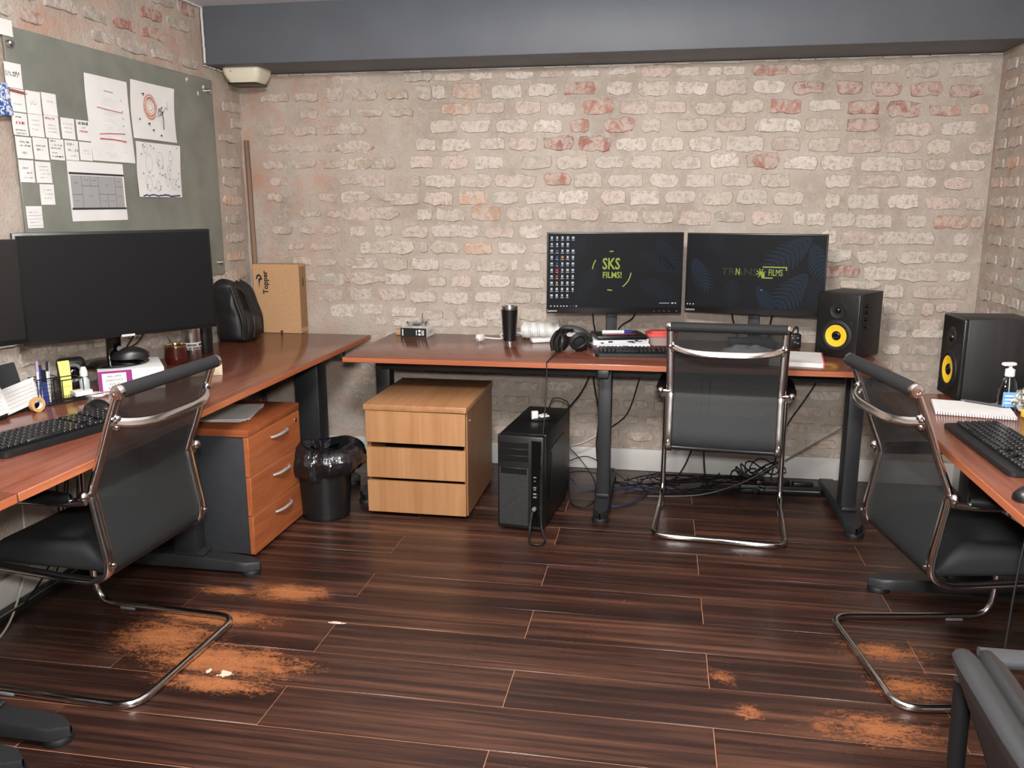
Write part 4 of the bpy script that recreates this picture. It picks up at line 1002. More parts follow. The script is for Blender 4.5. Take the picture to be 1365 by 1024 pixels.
speaker('black loudspeaker with yellow cone on the back desk, beside the right lit screen', (3.148, -.454, .74), math.radians(-35.4), True)
speaker('black loudspeaker with yellow cone on the right desk, behind the open notebook', (3.40, -1.24, .74), math.radians(-87.8), False)

# ------------------------------------------------------------------ keyboards and mice
def keyboard(label, loc, rz, W_, D_):
    t = thing('keyboard', label, 'keyboard', loc, rz, 'black keyboards')
    b = MB(); out = rrect(W_, D_, .02, 5)
    b.prism(out, 0, 1, lambda u, v, d: Vector((u, v, .002+d*(.012+.010*(v/D_+.5)))))
    b.prism(rrect(W_-.01, .03, .012, 4), 0, 1, lambda u, v, d: Vector((u, -D_/2+.017+v, .003+d*.013)))
    b.build('body', black_plastic, t)
    b = MB(); kw = (W_-.03)/22; y0 = -D_/2+.034; kd = (D_-.052)/6
    lay = [[(0, 1), (1.25, 1), (2.5, 5.5), (8, 1), (9.25, 1), (10.5, 1), (11.75, 1), (13, 1), (14.4, 3), (17.7, 4.3)]]
    for r in range(6):
        c_ = 0
        while c_ < 21.6:
            wk = 1
            if r == 0 and 3 < c_ < 4.1: wk = 6
            if c_ in (14,) or abs(c_-17.5) < .01: c_ += .5; continue
            if r == 1 and c_ > 14 and c_ < 17.4 and abs(c_-15.5) > .3: c_ += 1; continue
            z = .014+.010*((y0+kd*(r+.5))/D_+.5)
            b.box((-W_/2+.018+kw*(c_+wk/2), y0+kd*(r+.5), z+.006), (kw*wk-.0035, kd-.004, .010), .0015, seg=1); c_ += wk
    b.build('keys', key_black, t, kind='stuff')
    b = MB(); b.box((W_*.34, D_/2-.008, .027), (.05, .006, .002), .0005, seg=1); b.box((-W_*.40, D_/2-.008, .027), (.05, .006, .002), .0005, seg=1); b.build('indicator_strip', grey_plastic, t)
    return t
keyboard('black keyboard on the left desk, in front of the dark screens', (.472, -2.29, .74), math.radians(75.5), .48, .20)
keyboard('black keyboard on the back desk, half hidden by the chair', (2.255, -.525, .74), math.radians(7), .45, .15)
keyboard('black keyboard on the right desk, below the spiral notebook', (3.335, -1.985, .74), math.radians(-89), .52, .175)
def mouse(label, loc, rz, sc=1):
    t = thing('mouse', label, 'mouse', loc, rz, 'black computer mice'); b = MB(); rows = []
    n = 12
    for i in range(n+1):
        q = i/n; y = (-.058+.116*q)*sc; w_ = .034*math.sin(PI*min(1, max(0.03, q*.94+.03)))**.5*(1-.10*math.sin(q*PI))*sc; hh = (.040*math.sin(PI*(q*.80+.12))**.8)*sc
        rows.append([Vector((w_*math.cos(a), y, .001+hh*max(0, math.sin(a))**.75)) for a in [PI*k/12 for k in range(13)]])
    b.grid(rows); b.bm.verts.ensure_lookup_table()
    b.bm.faces.new(b.bm.verts[:13]); b.bm.faces.new(b.bm.verts[-13:]); b.quad(*[rows[i][j] for i, j in ((0, 0), (0, 12), (n, 12), (n, 0))])
    b.build('shell', satin_black, t, ang=70)
    b = MB(); b.lathe([(.009*sc, -.003), (.009*sc, .003)], 12, (0, .03*sc, .036*sc), RY(PI/2)); b.build('wheel', grey_plastic, t)
    return t
mouse('black mouse on the left desk, beside the keyboard end', (.405, -1.985, .74), math.radians(70), 1.1)
mouse('black mouse on the right desk, cut by the right edge of the photo', (3.262, -2.43, .74), math.radians(-85), 1.15)
mouse('black mouse resting on the base of the big dark screen', (.247, -1.545, .8465), math.radians(128), 1.2)
# ------------------------------------------------------------------ things on the left desk
Zd = .74
t = thing('shoe_box', 'tall brown cardboard box with a black logo standing in the left corner', 'box', (.2175, -.14, Zd))
b = MB(); b.box((0, .052, .192), (.271, .10, .384), .0015, seg=1); b.build('carton', cardboard, t)
b = MB(); b.box((.1358, .052, .20), (.0015, .085, .34), .0005, seg=1); b.build('lid_flap', cardboard_edge, t)
b = MB(); b.lathe([(.008, 0), (.008, .003), (0, .003)], 14, (.02, .001, .008), RX(PI/2)); b.build('finger_hole', ink, t)
blk = pm('black_print', (28, 24, 22), .7)
text('Topper', .042, blk, t, frame((-.061, -.0005, .283), (0, 0, 1), (-1, 0, 0)), 'lettering', bold=.0012)
b = MB(); F = lambda u, v, d: Vector((-.096+u, -.0002-d, .30+v))
b.prism([(-.004, -.05), (.004, -.005), (.018, .0), (.010, .022), (-.002, .030), (-.016, .022), (-.022, .0), (-.012, .004), (-.008, .016), (.002, .018), (.006, .010), (-.006, .002)], 0, .0004, F)
b.build('arrow_emblem', blk, t)
text('Topper', .025, blk, t, frame((.1370, .06, .28), (0, 0, 1), (0, -1, 0)), 'lettering', bold=.0006) if False else None
b = MB(); b.box((.1370, .055, .285), (.0006, .012, .05), .0002, seg=1); b.build('side_mark', blk, t)

t = thing('backpack', 'black leather backpack slumped against the left wall beside the box', 'backpack', (.125, -.44, Zd), 0)
b = MB(); rows = []
n = 14
for i in range(n+1):
    q = i/n; z = .335*q; r = []
    ww = (.105+.012*math.sin(q*5)) * (1-.30*q*q) * (1 if q < .9 else math.sqrt(max(.02, (1-q)/.1))); dd = (.10-.035*q)*(1 if q < .9 else math.sqrt(max(.03, (1-q)/.1)))
    for k in range(26):
        a = 2*PI*k/26; c_, s_ = math.cos(a), math.sin(a); e = .62
        x = dd*math.copysign(abs(c_)**e, c_); y = ww*math.copysign(abs(s_)**e, s_)
        w_ = .013*noise.noise((x*20+3, y*20, z*12))+.006*noise.noise((x*50, y*50, z*24)); r.append(Vector((x-.03*q+w_, y*.9+.02-.07*q*q+w_, max(.001, z+.5*w_*(q > .03)))))
    rows.append(r)
b.grid(rows, close=True); b.bm.verts.ensure_lookup_table(); b.bm.faces.new(b.bm.verts[:26]); b.bm.faces.new(b.bm.verts[-26:])
b.build('body', leather, t, ang=80, sub=1)
b = MB(); rows = []
for i in range(9):
    q = i/8; z = .01+.16*q; r = []
    for k in range(11):
        s = k/10*2-1; bulge = .04*(1-abs(s)**3)*(1-abs(2*q-1)**3); r.append(Vector((.082+bulge-.012*q, .02+.085*s*(1-.1*q), z)))
    rows.append(r)
b.grid(rows); b.build('front_pocket', leather, t, ang=80, sub=1)
b = MB(); b.tube(spline([(.125, -.05, .14), (.13, -.055, .08), (.12, -.05, .03)], 4), .003, 6); b.build('zip', steel, t)
for s, yy in ((0, .045), (1, .09)):
    b = MB(); P = spline([(.03, yy-.09, .31), (.07, yy-.06, .27), (.085, yy-.04, .20), (.10, yy-.02, .12), (.09, yy+.0, .03)], 5); b.tube(P, .01, sec=rrect(.008, .045, .003, 2), nrm=(1, 0, 0)); b.build('strap', leather, t, ang=60)
b = MB(); b.tube(spline([(.04, -.09, .30), (.06, -.085, .22), (.085, -.08, .12), (.08, -.075, .02)], 5), .01, sec=rrect(.012, .05, .004, 2), nrm=(1, 0, 0)); b.build('strap', leather, t, ang=60)
t = thing('thermos_flask', 'brushed steel thermos flask with a black and white band', 'flask', (.165, -.955, Zd))
b = MB(); b.lathe([(0, 0), (.040, 0), (.042, .004), (.042, .19), (.036, .21), (.034, .25), (.030, .262), (0, .264)], 32); b.build('body', steel, t)
b = MB(); b.lathe([(.0424, .045), (.0427, .046), (.0427, .078), (.0424, .079)], 32, caps=False); o = b.build('band', white_plastic, t)
b = MB()
for k in range(30):
    a = -PI*.75+k*.09
    for z in (.052, .067):
        if random.random() < .75: b.box((.0428*math.cos(a), .0428*math.sin(a), z), (.001, .0028, .010), rz=a)
b.build('band_lettering', ink, o)
t = thing('black_tumbler', 'plain matt black tumbler next to the steel thermos', 'tumbler', (.142, -.80, Zd))
b = MB(); b.lathe([(0, 0), (.037, 0), (.038, .004), (.041, .15), (.040, .158), (0, .158)], 32); b.build('body', satin_black, t)
t = thing('mate_gourd', 'dark red brown mate gourd with metal rim and a straw', 'gourd', (.160, -1.085, Zd))
b = MB(); b.lathe([(0, 0), (.042, .0), (.048, .01), (.050, .035), (.046, .066), (.046, .08), (.040, .08), (.038, .06), (0, .055)], 32); b.build('cup', pm('gourd_leather', (84, 28, 24), .3, var=.15, vscale=40), t)
b = MB(); b.lathe([(.0465, .072), (.048, .075), (.048, .084), (.041, .085), (.040, .078)], 32, caps=False); b.build('rim', pm('brass_rim', (200, 186, 140), .25, 1), t)
b = MB(); b.lathe([(0, .078), (.03, .076), (.041, .072)], 24, caps=False); b.build('yerba_leaves', pm('yerba', (110, 104, 60), .9, var=.3, vscale=200), t)
b = MB(); b.tube([(0.01, -.0, .06), (-.03, -.035, .16), (-.034, -.045, .165)], [.004, .003, .003], 8); b.build('straw', steel, t)
t = thing('cardboard_packet', 'small pale packet on the left desk seen behind the chair roll', 'packet', (.43, -1.30, Zd), .5)
b = MB(); b.box((0, 0, .022), (.13, .09, .044), .002); b.build('carton', pm('pale_packet', (206, 190, 170), .7, var=.08, vscale=40), t)
b = MB(); b.box((0, 0, .0445), (.10, .02, .001)); b.build('stripe', pm('brown_print', (150, 96, 70), .7), t)
t = thing('mini_speaker', 'small black desk speaker with one round driver near the left screens', 'speaker', (.075, -1.665, Zd), math.radians(48))
b = MB(); b.box((0, .03, .062), (.10, .06, .12), .018, seg=3); b.build('cabinet', black_plastic, t)
b = MB(); b.lathe([(.026, .0), (.030, .003), (.036, .003), (.038, -.002)], 30, (0, 0, .065), RX(PI/2), caps=False); b.build('ring', grey_plastic, t)
b = MB(); b.lathe([(.027, -.001), (.022, .006), (.01, .011), (0, .012)], 26, (0, 0, .065), RX(PI/2)); b.build('dome', gloss_black, t)
t = thing('spray_bottle', 'tiny clear spray bottle with white cap beside the labelled box', 'bottle', (.158, -1.715, Zd))
b = MB(); b.lathe([(0, 0), (.016, 0), (.018, .003), (.018, .05), (.010, .062), (.009, .066), (0, .066)], 20); b.build('bottle', pm('frosted_plastic', (188, 194, 198), .2), t)
b = MB(); b.lathe([(.011, .064), (.014, .066), (.014, .085), (.009, .10), (.006, .102), (0, .102)], 16); b.build('cap', white_plastic, t)
t = thing('pen_holder', 'black wire mesh pen holder with pens and a yellow note pad', 'pen holder', (.17, -1.875, Zd), math.radians(62))
wire = pm('black_wire', (20, 20, 21), .4)
b = MB()
for x0, x1, h in ((-.085, -.01, .10), (.0, .075, .085)):
    for z in (.003, h): b.tube([(x0, -.035, z), (x1, -.035, z), (x1, .035, z), (x0, .035, z)], .0022, 6, closed=True)
    for x in (x0, x1):
        for y in (-.035, .035): b.tube([(x, y, 0.002), (x, y, h)], .002, 6)
b.box((0, 0, .0025), (.165, .072, .003)); b.box((.037, -.036, .012), (.075, .001, .004))
b.build('frame', wire, t)
b = MB()
for x0, x1, h in ((-.085, -.01, .10), (.0, .075, .03)):
    for i in range(7):
        z = h*(i+.5)/7; b.tube([(x0, -.035, z), (x1, -.035, z), (x1, .035, z), (x0, .035, z)], .0007, 4, closed=True)
    for i in range(9):
        x = x0+(x1-x0)*i/9; b.tube([(x, -.035, 0.003), (x, -.035, h)], .0007, 4); b.tube([(x, .035, 0.003), (x, .035, h)], .0007, 4)
b.build('wire_mesh', wire, t, kind='stuff')
for i, (x, y, ax, ay, L, c_, nm) in enumerate(((-.07, 0, .18, .15, .15, (228, 226, 230), 'white pen with purple band'), (-.055, .01, -.1, .1, .155, (200, 190, 206), 'mauve marker'), (-.045, -.01, .25, -.05, .15, (220, 222, 226), 'white pen with dark tip'), (-.03, .01, .2, .2, .145, (200, 204, 210), 'pale grey pen'), (-.04, 0, -.3, 0, .14, (190, 140, 80), 'brown pencil standing in the wire holder'), (-.07, -.01, .35, 0, .13, (60, 80, 150), 'blue pen standing in the wire holder'))):
    p = thing('pen', ['white pen with a mauve band in the wire pen holder', 'mauve felt marker in the wire pen holder', 'white pen with dark tip in the wire pen holder', 'pale grey pen in the wire pen holder', 'brown pencil in the wire pen holder', 'blue pen in the wire pen holder'][i], 'pen', t.matrix_basis @ Vector((x, y, .005)), 0, 'pens in the wire holder')
    p.location = Matrix.Translation((.17, -1.875, Zd)) @ Matrix.Rotation(math.radians(62), 4, 'Z') @ Vector((x, y*.5, .006))
    dirv = Vector((ax*.35, ay*.35, 1)).normalized(); M_ = RZ(math.radians(62))
    b = MB(); b.tube([(0, 0, 0), M_ @ dirv*L], .0042, 8); b.build('barrel', pm('pen_colour', c_, .4), p)
    b = MB(); b.tube([M_ @ dirv*L*.78, M_ @ dirv*(L+.002)], .0048, 8); b.build('cap', pm('pen_cap', [(176, 160, 190), (150, 140, 156), (40, 40, 44), (150, 152, 156), (60, 50, 44), (36, 50, 120)][i], .4), p)
def pad(name, label, cat, loc, rz, d, m_, tilt=0):
    t = thing(name, label, cat, loc, rz); b = MB(); b.box((0, 0, d[2]/2), d, .0006, seg=1, rot=RX(tilt)); b.build('pages', m_, t); return t
t = thing('note_pad', 'yellow note pad leaning in the front pocket of the wire holder', 'note pad', (.183, -1.842, Zd+.008), math.radians(62))
b = MB(); rows = [[Vector((x, .008+.03*v+.02*v*v, .13*v)) for x in (-.016+.016*v, .018+.022*v)] for v in [i/8 for i in range(9)]]; b.grid(rows)
b.grid([[p+Vector((0, .005, 0)) for p in r] for r in rows]); b.build('pages', pm('yellow_paper', (226, 214, 120), .8), t)
t = thing('white_slips', 'short stack of white slips lying in the wire holder', 'paper', (.225, -1.825, Zd+.018), math.radians(62))
b = MB(); b.box((0, 0, .010), (.062, .045, .018), .001, seg=1); b.build('pages', paper, t)
# white cards propped on a black stand, tablet behind
t = thing('tablet_stand', 'grey tablet lying tilted behind the white cards on the left desk', 'tablet', (.085, -2.09, Zd), math.radians(88))
b = MB(); b.box((0, .0, .085), (.26, .010, .16), .004, rot=RX(-.25)); b.build('tablet', charcoal, t); b = MB(); b.box((0, .0, .008), (.20, .06, .016), .004); b.build('stand', satin_black, t)
for i, (px, py, wd, lab) in enumerate(((.155, -2.03, .165, 'white lined card propped up behind the left keyboard'), (.165, -2.185, .13, 'white card at the very left edge behind the left keyboard'))):
    t = thing('index_card', lab, 'card', (px, py, Zd), math.radians(88 if i == 0 else 84), 'white index cards on the left desk')
    b = MB(); b.box((0, .012, .058), (wd, .0015, .088), .0004, seg=1, rot=RX(-.22) @ RY(-.10)); o = b.build('card', paper, t)
    b = MB()
    for k in range(5): b.box((-.005, .0072-.0+.0028*(k-2), .058+.0125*(k-2)), (wd*.8, .0004, .0008), rot=RX(-.22) @ RY(-.10))
    b.build('ruled_lines', ink_light, o)
    b = MB(); b.box((0, .020, .008), (wd*.9, .03, .016), .003); b.build('card_foot', satin_black, t)
t = thing('tape_roll', 'orange brown tape roll below the white cards', 'tape', (.195, -2.02, Zd), math.radians(75))
b = MB(); b.lathe([(.016, -.008), (.026, -.008), (.026, .008), (.016, .008), (.016, -.008)], 24, (0, 0, .026), RX(PI/2), caps=False); b.build('roll', pm('tape_amber', (206, 160, 104), .3), t)
b = MB(); b.lathe([(.0155, -.008), (.0155, .008)], 24, (0, 0, .026), RX(PI/2), caps=False); b.build('core', paper, t)
t = thing('blue_marker', 'blue marker standing beside the right end of the white cards', 'marker', (.165, -1.935, Zd))
b = MB(); b.lathe([(0, 0), (.007, 0), (.007, .09), (0, .09)], 10); b.build('barrel', pm('marker_blue', (46, 64, 140), .4), t); b = MB(); b.lathe([(.0075, .088), (.0075, .13), (.005, .132), (0, .132)], 10); b.build('cap', satin_black, t)
t = thing('earphones', 'tangle of white and grey earphone wire in front of the tiny spray bottle', 'earphones', (.24, -1.765, Zd))
b = MB(); b.tube(spline([(.05*math.cos(k*1.9)*(.5+.5*random.random()), .05*math.sin(k*1.9)*(.4+.6*random.random()), .004+.012*random.random()) for k in range(14)], 6), .0018, 6); b.build('wire', white_plastic, t)
b = MB(); b.ball((.03, .02, .008), .007); b.ball((-.02, -.03, .008), .007); b.build('buds', grey_plastic, t)
t = thing('paper_sheets', 'loose white sheets lying on the charcoal drawer unit', 'paper', (.50, -1.255, .5555), .12)
b = MB()
for k in range(3): b.box((.0+.006*k, .0+.008*k, .0015+.0022*k), (.20, .28, .002), 0, rz=.06*k)
b.build('sheets', paper, t)

# ------------------------------------------------------------------ things on the back desk
t = thing('cigarette_packet', 'black and white cardboard packet at the left end of the back desk', 'packet', (1.022, -.118, Zd), math.radians(-5))
b = MB(); b.box((0, 0, .026), (.150, .12, .052), .0015, seg=1); b.build('carton', pm('packet_white', (216, 216, 214), .5), t)
b = MB(); b.box((0, -.0605, .026), (.150, .001, .050)); o = b.build('front_print', pm('packet_black', (34, 38, 38), .4), t)
b = MB()
for x, z, s_ in ((.035, .036, .010), (.035, .017, .010)): b.lathe([(s_*.7, 0), (s_*.7, .0006), (0, .0006)], 14, (x, -.061, z), RX(PI/2))
for x in (.018, .050, .058): b.box((x, -.0613, .026), (.004, .0006, .028))
b.box((-.062, -.0613, .026), (.006, .0006, .036)); b.build('print_marks', paper, o)
b = MB()
for x in (-.02, .0, .012, .03): b.box((.0755, x, .026), (.0006, .010, .02))
b.build('side_print', ink_light, t)
t = thing('ashtray', 'clear glass dish on top of the black and white packet', 'dish', (1.02, -.115, Zd+.0525))
b = MB(); b.lathe([(0, 0), (.046, 0), (.060, .028), (.056, .029), (.042, .008), (0, .006)], 28); b.build('dish', glass, t)
b = MB(); b.box((.0, -.01, .011), (.04, .02, .006), .002, rz=.4); b.build('foil_bits', pm('violet_foil', (120, 100, 140), .3, .6), t)
t = thing('cigarette', 'thin stick standing up out of the glass dish', 'stick', (1.045, -.105, Zd+.061))
b = MB(); b.tube([(0, 0, 0), (.004, .0, .062)], .0032, 8); b.build('paper_tube', pm('stick_grey', (120, 112, 104), .6), t)
t = thing('brown_scrap', 'small brown card scrap at the back left desk corner', 'scrap', (.905, -.075, Zd))
b = MB(); b.box((0, 0, .014), (.035, .05, .028), .002, rz=.2); b.build('card', cardboard, t)
# white extension lead wound with its own cable
t = thing('extension_lead', 'white extension lead wound in its cable, behind the black travel cup', 'extension lead', (1.73, -.13, Zd))
b = MB(); b.box((.02, .02, .045), (.30, .06, .055), .008); b.build('socket_bar', white_plastic, t)
b = MB()
P = []
for k in range(26*14):
    a = 2*PI*k/14; P.append(Vector((-.12+.20*k/(26*14)+.002*math.sin(k*.37), .02+.046*math.cos(a), .045+.042*math.sin(a)+.0)))
b.tube(P, .0042, 6); b.build('wound_cable', white_plastic, t)
b = MB(); b.tube(spline([(-.12, -.02, .03), (-.17, .0, .035), (-.20, .0, .04), (-.235, -.02, .02), (-.22, -.06, .008), (-.26, -.09, .012), (-.31, -.115, .02)], 6), .0042, 8); b.build('loose_cable', white_plastic, t)
b = MB(); b.lathe([(.006, 0), (.012, .006), (.020, .03), (.021, .05), (0, .051)], 16, (-.635, -.155, .022), RY(PI/2) @ RX(0)); 
b.bm.free(); b = MB(); b.box((-.325, -.130, .0215), (.032, .048, .036), .009, rz=-.45); b.build('plug', white_plastic, t)
b = MB()
for s in (-.012, 0, .012): b.tube([(-.337+s, -.150+s*.3, .018), (-.345+s, -.170+s*.3, .016)], .0022, 6)
b.build('plug_pins', steel, t)
b = MB()
for x in (.10, .145): b.lathe([(.012, 0), (.012, .001), (0, .001)], 12, (x, -.0105, .05), RX(PI/2)); 
b.build('socket_holes', grey_plastic, t)
t = thing('travel_cup', 'black travel cup with bare steel rim and foot on the back desk', 'cup', (1.565, -.275, Zd))
b = MB(); b.lathe([(.031, .012), (.0335, .014), (.0425, .172), (.0425, .176)], 40, caps=False); b.build('sleeve', satin_black, t)
b = MB(); b.lathe([(0, 0), (.030, 0), (.031, .012), (.030, .02)], 36, caps=False); b.lathe([(.0425, .175), (.0428, .19), (.0425, .192), (.0395, .192), (.037, .13), (0, .10)], 36, caps=False); b.build('steel_body', steel, t)
t = thing('remote_control', 'flat white remote like block beside the headphones', 'remote', (1.735, -.215, Zd), math.radians(24))
b = MB(); b.box((0, 0, .011), (.135, .05, .022), .006); b.build('body', white_plastic, t)
b = MB(); b.box((.0, -.0, .0225), (.03, .012, .001)); b.build('keys', grey_plastic, t)
# headphones
t = thing('headphones', 'large black over ear headphones lying on the back desk', 'headphones', (1.90, -.47, Zd))
for i, (c_, rz, tl) in enumerate((((-.042, -.02, .046), -.95, .2), ((.05, .005, .041), -.35, .75))):
    R = RZ(rz) @ RX(PI/2-tl)
    b = MB(); b.lathe([(0, -.030), (.030, -.029), (.040, -.02), (.043, -.006), (.042, .0)], 28, c_, R, caps=False); b.build('ear_shell', satin_black, t)
    b = MB(); pr = [(.044+.006*math.cos(a), .010+.014*math.sin(a)) for a in [PI*k/6-PI/2 for k in range(7)]]
    b.lathe([(.040, -.004)]+pr+[(.036, .022), (.028, .018), (.024, .008), (0, .006)], 28, c_, R, caps=False); b.build('ear_cushion', leather, t)
b = MB(); b.tube(spline([(-.055, .02, .07), (-.04, .05, .098), (.0, .06, .102), (.05, .06, .09), (.088, .04, .065), (.095, .02, .045)], 6), .01, sec=rrect(.010, .034, .004, 3), nrm=(0, 1, .3)); b.build('headband', leather, t, ang=60)
b = MB()
for k in range(3): b.tube(spline([(-.075+.022*k, -.068+.004*k, .010), (-.082+.024*k, -.062+.004*k, .055), (-.06+.022*k, -.03+.004*k, .096), (-.03+.02*k, .03, .098)], 6), .0085, 8)
b.build('yoke', satin_black, t)
# stack behind the keyboard
st = (2.12, -.325); a_ = math.radians(19)
def onstack(x, y): return (st[0]+x*math.cos(a_)-y*math.sin(a_), st[1]+x*math.sin(a_)+y*math.cos(a_))
def flat(name, label, cat, x, y, z, d, m_, m2, rz=0, group=None):
    p = onstack(x, y); t = thing(name, label, cat, (p[0], p[1], z), a_+rz, group)
    b = MB(); b.box((0, 0, d[2]/2), d, .0025); b.build('body', m_, t)
    if m2:
        b = MB(); random.seed(len(label))
        for k in range(7): b.box((random.uniform(-.4, .4)*d[0], -d[1]/2-.0004, d[2]*random.uniform(.3, .7)), (random.uniform(.008, .035), .0008, d[2]*random.uniform(.15, .4)))
        b.build('print', m2, t)
    return t
gloss_white = pm('glossy_white_case', (224, 224, 226), .25)
flat('disc_case', 'white printed case at the bottom of the stack behind the keyboard', 'case', .015, -.0, Zd, (.27, .17, .026), gloss_white, pm('violet_print', (120, 96, 128), .5), 0, 'stack behind the keyboard')
flat('disc_case', 'white case second from the bottom of the stack behind the keyboard', 'case', -.0, .0, Zd+.0262, (.285, .165, .024), gloss_white, ink, .03, 'stack behind the keyboard')
flat('notebook', 'black notebook on top of the white cases behind the keyboard', 'notebook', .01, .0, Zd+.0505, (.25, .18, .020), satin_black, None, -.04, 'stack behind the keyboard')
p = onstack(.02, -.02)
b = MB(); t = thing('red_pen', 'thin dark red pen lying on the black notebook edge', 'pen', (p[0], p[1]-.045, Zd+.0745), a_)
b.tube([(-.075, 0, 0), (.07, 0, 0)], .0038, 8); b.build('barrel', pm('dark_red', (120, 44, 58), .35), t); b = MB(); b.tube([(.03, 0, 0), (.072, 0, 0)], .0042, 8); b.build('cap', pm('dark_red_cap', (96, 30, 44), .3), t)
t = thing('whiteboard_marker', 'white marker with a blue cap lying on the black notebook', 'marker', (p[0]-.02, p[1]-.02, Zd+.0812), a_-.15)
b = MB(); b.tube([(-.075, 0, 0), (.035, 0, 0)], .0105, 14); b.build('barrel', pm('marker_white', (206, 214, 214), .3), t)
b = MB(); b.tube([(.033, 0, 0), (.068, 0, 0), (.072, 0, 0)], [.0112, .0112, .008], 14); b.build('cap', pm('marker_cap_blue', (36, 58, 130), .35), t)
t = thing('usb_stick', 'small steel and black stick pointing up left of the stack', 'stick', (1.955, -.365, Zd+.001))
b = MB(); b.tube([(.02, 0, .004), (-.015, .02, .078)], .0055, 8); b.build('shaft', steel, t); b = MB(); b.tube([(-.013, .019, .074), (-.024, .025, .098)], .006, 8); b.build('grip', gloss_black, t)
t = thing('food_box', 'clear food box with a coral red lid behind the chair on the back desk', 'food box', (2.345, -.21, Zd), .15)
b = MB(); rows = [[Vector((x*(.8+.2*q), y*(.8+.2*q), .002+.048*q)) for x, y in rrect(.15, .11, .03, 4)] for q in (0, .5, 1)]; b.grid(rows, close=True); b.bm.verts.ensure_lookup_table(); b.bm.faces.new(b.bm.verts[:len(rows[0])]); b.build('tub', pm('cloudy_plastic', (196, 178, 172), .25, trans=.35), t)
red = pm('coral_lid', (214, 84, 78), .4)
b = MB(); b.prism(rrect(.162, .122, .034, 5), .048, .066, lambda u, v, d: Vector((u, v, d))); b.prism(rrect(.12, .08, .02, 5), .066, .074, lambda u, v, d: Vector((u, v, d))); b.build('lid', red, t, ang=50)
t = thing('plastic_bag', 'crumpled clear plastic packaging seen through the chair back', 'packaging', (2.76, -.42, Zd), .0)
b = MB(); rows = []
for i in range(15):
    r = []
    for j in range(11):
        u, v = i/14*2-1, j/10*2-1; r.append(Vector((u*.13, v*.075, .002+.055*(1-u*u)**.6*(1-v*v)**.6*(.55+.8*abs(noise.noise((u*3, v*3, 5)))))))
    rows.append(r)
b.grid(rows); b.build('film', pm('milky_film', (200, 204, 206), .15), t, ang=8)
t = thing('cable_box', 'small dark flat device behind the crumpled packaging', 'device', (2.78, -.30, Zd), .05)
b = MB(); b.box((0, 0, .03), (.22, .07, .06), .006); b.build('body', black_plastic, t); b = MB(); b.box((0, -.0355, .03), (.12, .001, .02)); b.build('panel', gloss_black, t)
t = thing('writing_pad', 'white writing pad with a pink edge on the back desk, right of the chair', 'writing pad', (2.955, -.58, Zd), math.radians(-8))
b = MB(); b.box((0, 0, .011), (.225, .30, .018), .0015, seg=1); b.build('pages', paper, t)
b = MB(); b.box((0, 0, .0015), (.235, .305, .003), .001, seg=1); b.build('back_cover', pm('pad_board', (196, 186, 178), .8), t)
b = MB(); b.box((.1155, 0, .011), (.006, .302, .02), .002, seg=1); b.build('pink_binding', pm('pink_edge', (226, 96, 130), .6), t)
t = thing('power_adapter', 'black power adapter with small lights left of the back speaker', 'adapter', (3.0, -.19, Zd), .1)
b = MB(); b.box((0, 0, .035), (.06, .05, .07), .005); b.build('body', black_plastic, t)
b = MB(); b.tube(spline([(-.01, 0, .07), (.0, 0, .10), (.014, 0, .10), (.018, 0, .07)], 5), .004, 6); b.build('loop', rubber, t)
b = MB()
for x, z in ((-.012, .05), (.012, .052), (.0, .03), (.014, .025)): b.box((x, -.0255, z), (.010, .001, .006))
b.build('label_marks', grey_plastic, t)
t = thing('thin_cable', 'tangle of thin black wires on the desk left of the back speaker', 'cable', (2.95, -.23, Zd))
b = MB(); b.tube(spline([(.03, .03, .03), (-.02, .0, .02), (-.06, .01, .045), (-.08, .0, .07), (-.05, .01, .03), (-.0, -.02, .006), (-.09, -.03, .004), (-.12, -.02, .01)], 6), .0022, 6); b.tube(spline([(.03, .02, .01), (-.03, -.03, .004), (-.05, -.06, .004), (.0, -.05, .004)], 6), .002, 6); b.build('wire', rubber, t)

# ------------------------------------------------------------------ things on the right desk
t = thing('spiral_notebook', 'open white spiral notebook in front of the right speaker', 'notebook', (3.415, -1.475, Zd), math.radians(-12))
b = MB(); b.box((0, .0, .006), (.245, .20, .011), .001, seg=1); b.build('pages', paper, t)
b = MB(); b.box((.0, 0, .0006), (.25, .204, .0012)); b.build('cover', pm('notebook_cover', (90, 60, 66), .6), t)
b = MB()
for k in range(30): b.tube([(-.117+.234*k/29, -.101+.006*math.cos(a), .0062+.0062*math.sin(a)) for a in [2*PI*q/8 for q in range(8)]], .0011, 4, closed=True)
b.build('spiral', steel, t, kind='stuff')
b = MB()
for k in range(9): b.box((-.01, -.075+.018*k, .01155), (.20, .0006, .0002))
b.build('faint_lines', ink_light, t)
t = thing('ball_pen', 'grey pen lying across the open spiral notebook', 'pen', (3.475, -1.425, Zd+.0118), math.radians(-38))
b = MB(); b.tube([(-.07, 0, .0045), (.06, 0, .0045)], .0045, 8); b.build('barrel', pm('pen_grey', (70, 70, 74), .3), t); b = MB(); b.tube([(-.07, 0, .0045), (-.085, 0, .0045)], [.0045, .001], 8); b.build('tip', steel, t)
t = thing('sanitizer_bottle', 'clear hand sanitizer pump bottle with white head and blue label', 'bottle', (3.535, -1.44, Zd))
b = MB(); rows = []
for z, s in ((.0, .9), (.004, 1), (.04, 1.02), (.08, .9), (.105, .68), (.118, .42), (.124, .36)):
    rows.append([Vector((x*s, y*s, z)) for x, y in rrect(.062, .044, .018, 5)])
b.grid(rows, close=True); b.bm.verts.ensure_lookup_table(); m_ = len(rows[0]); b.bm.faces.new(b.bm.verts[:m_]); b.bm.faces.new(b.bm.verts[-m_:]); b.build('bottle', clear_gel, t, ang=50)
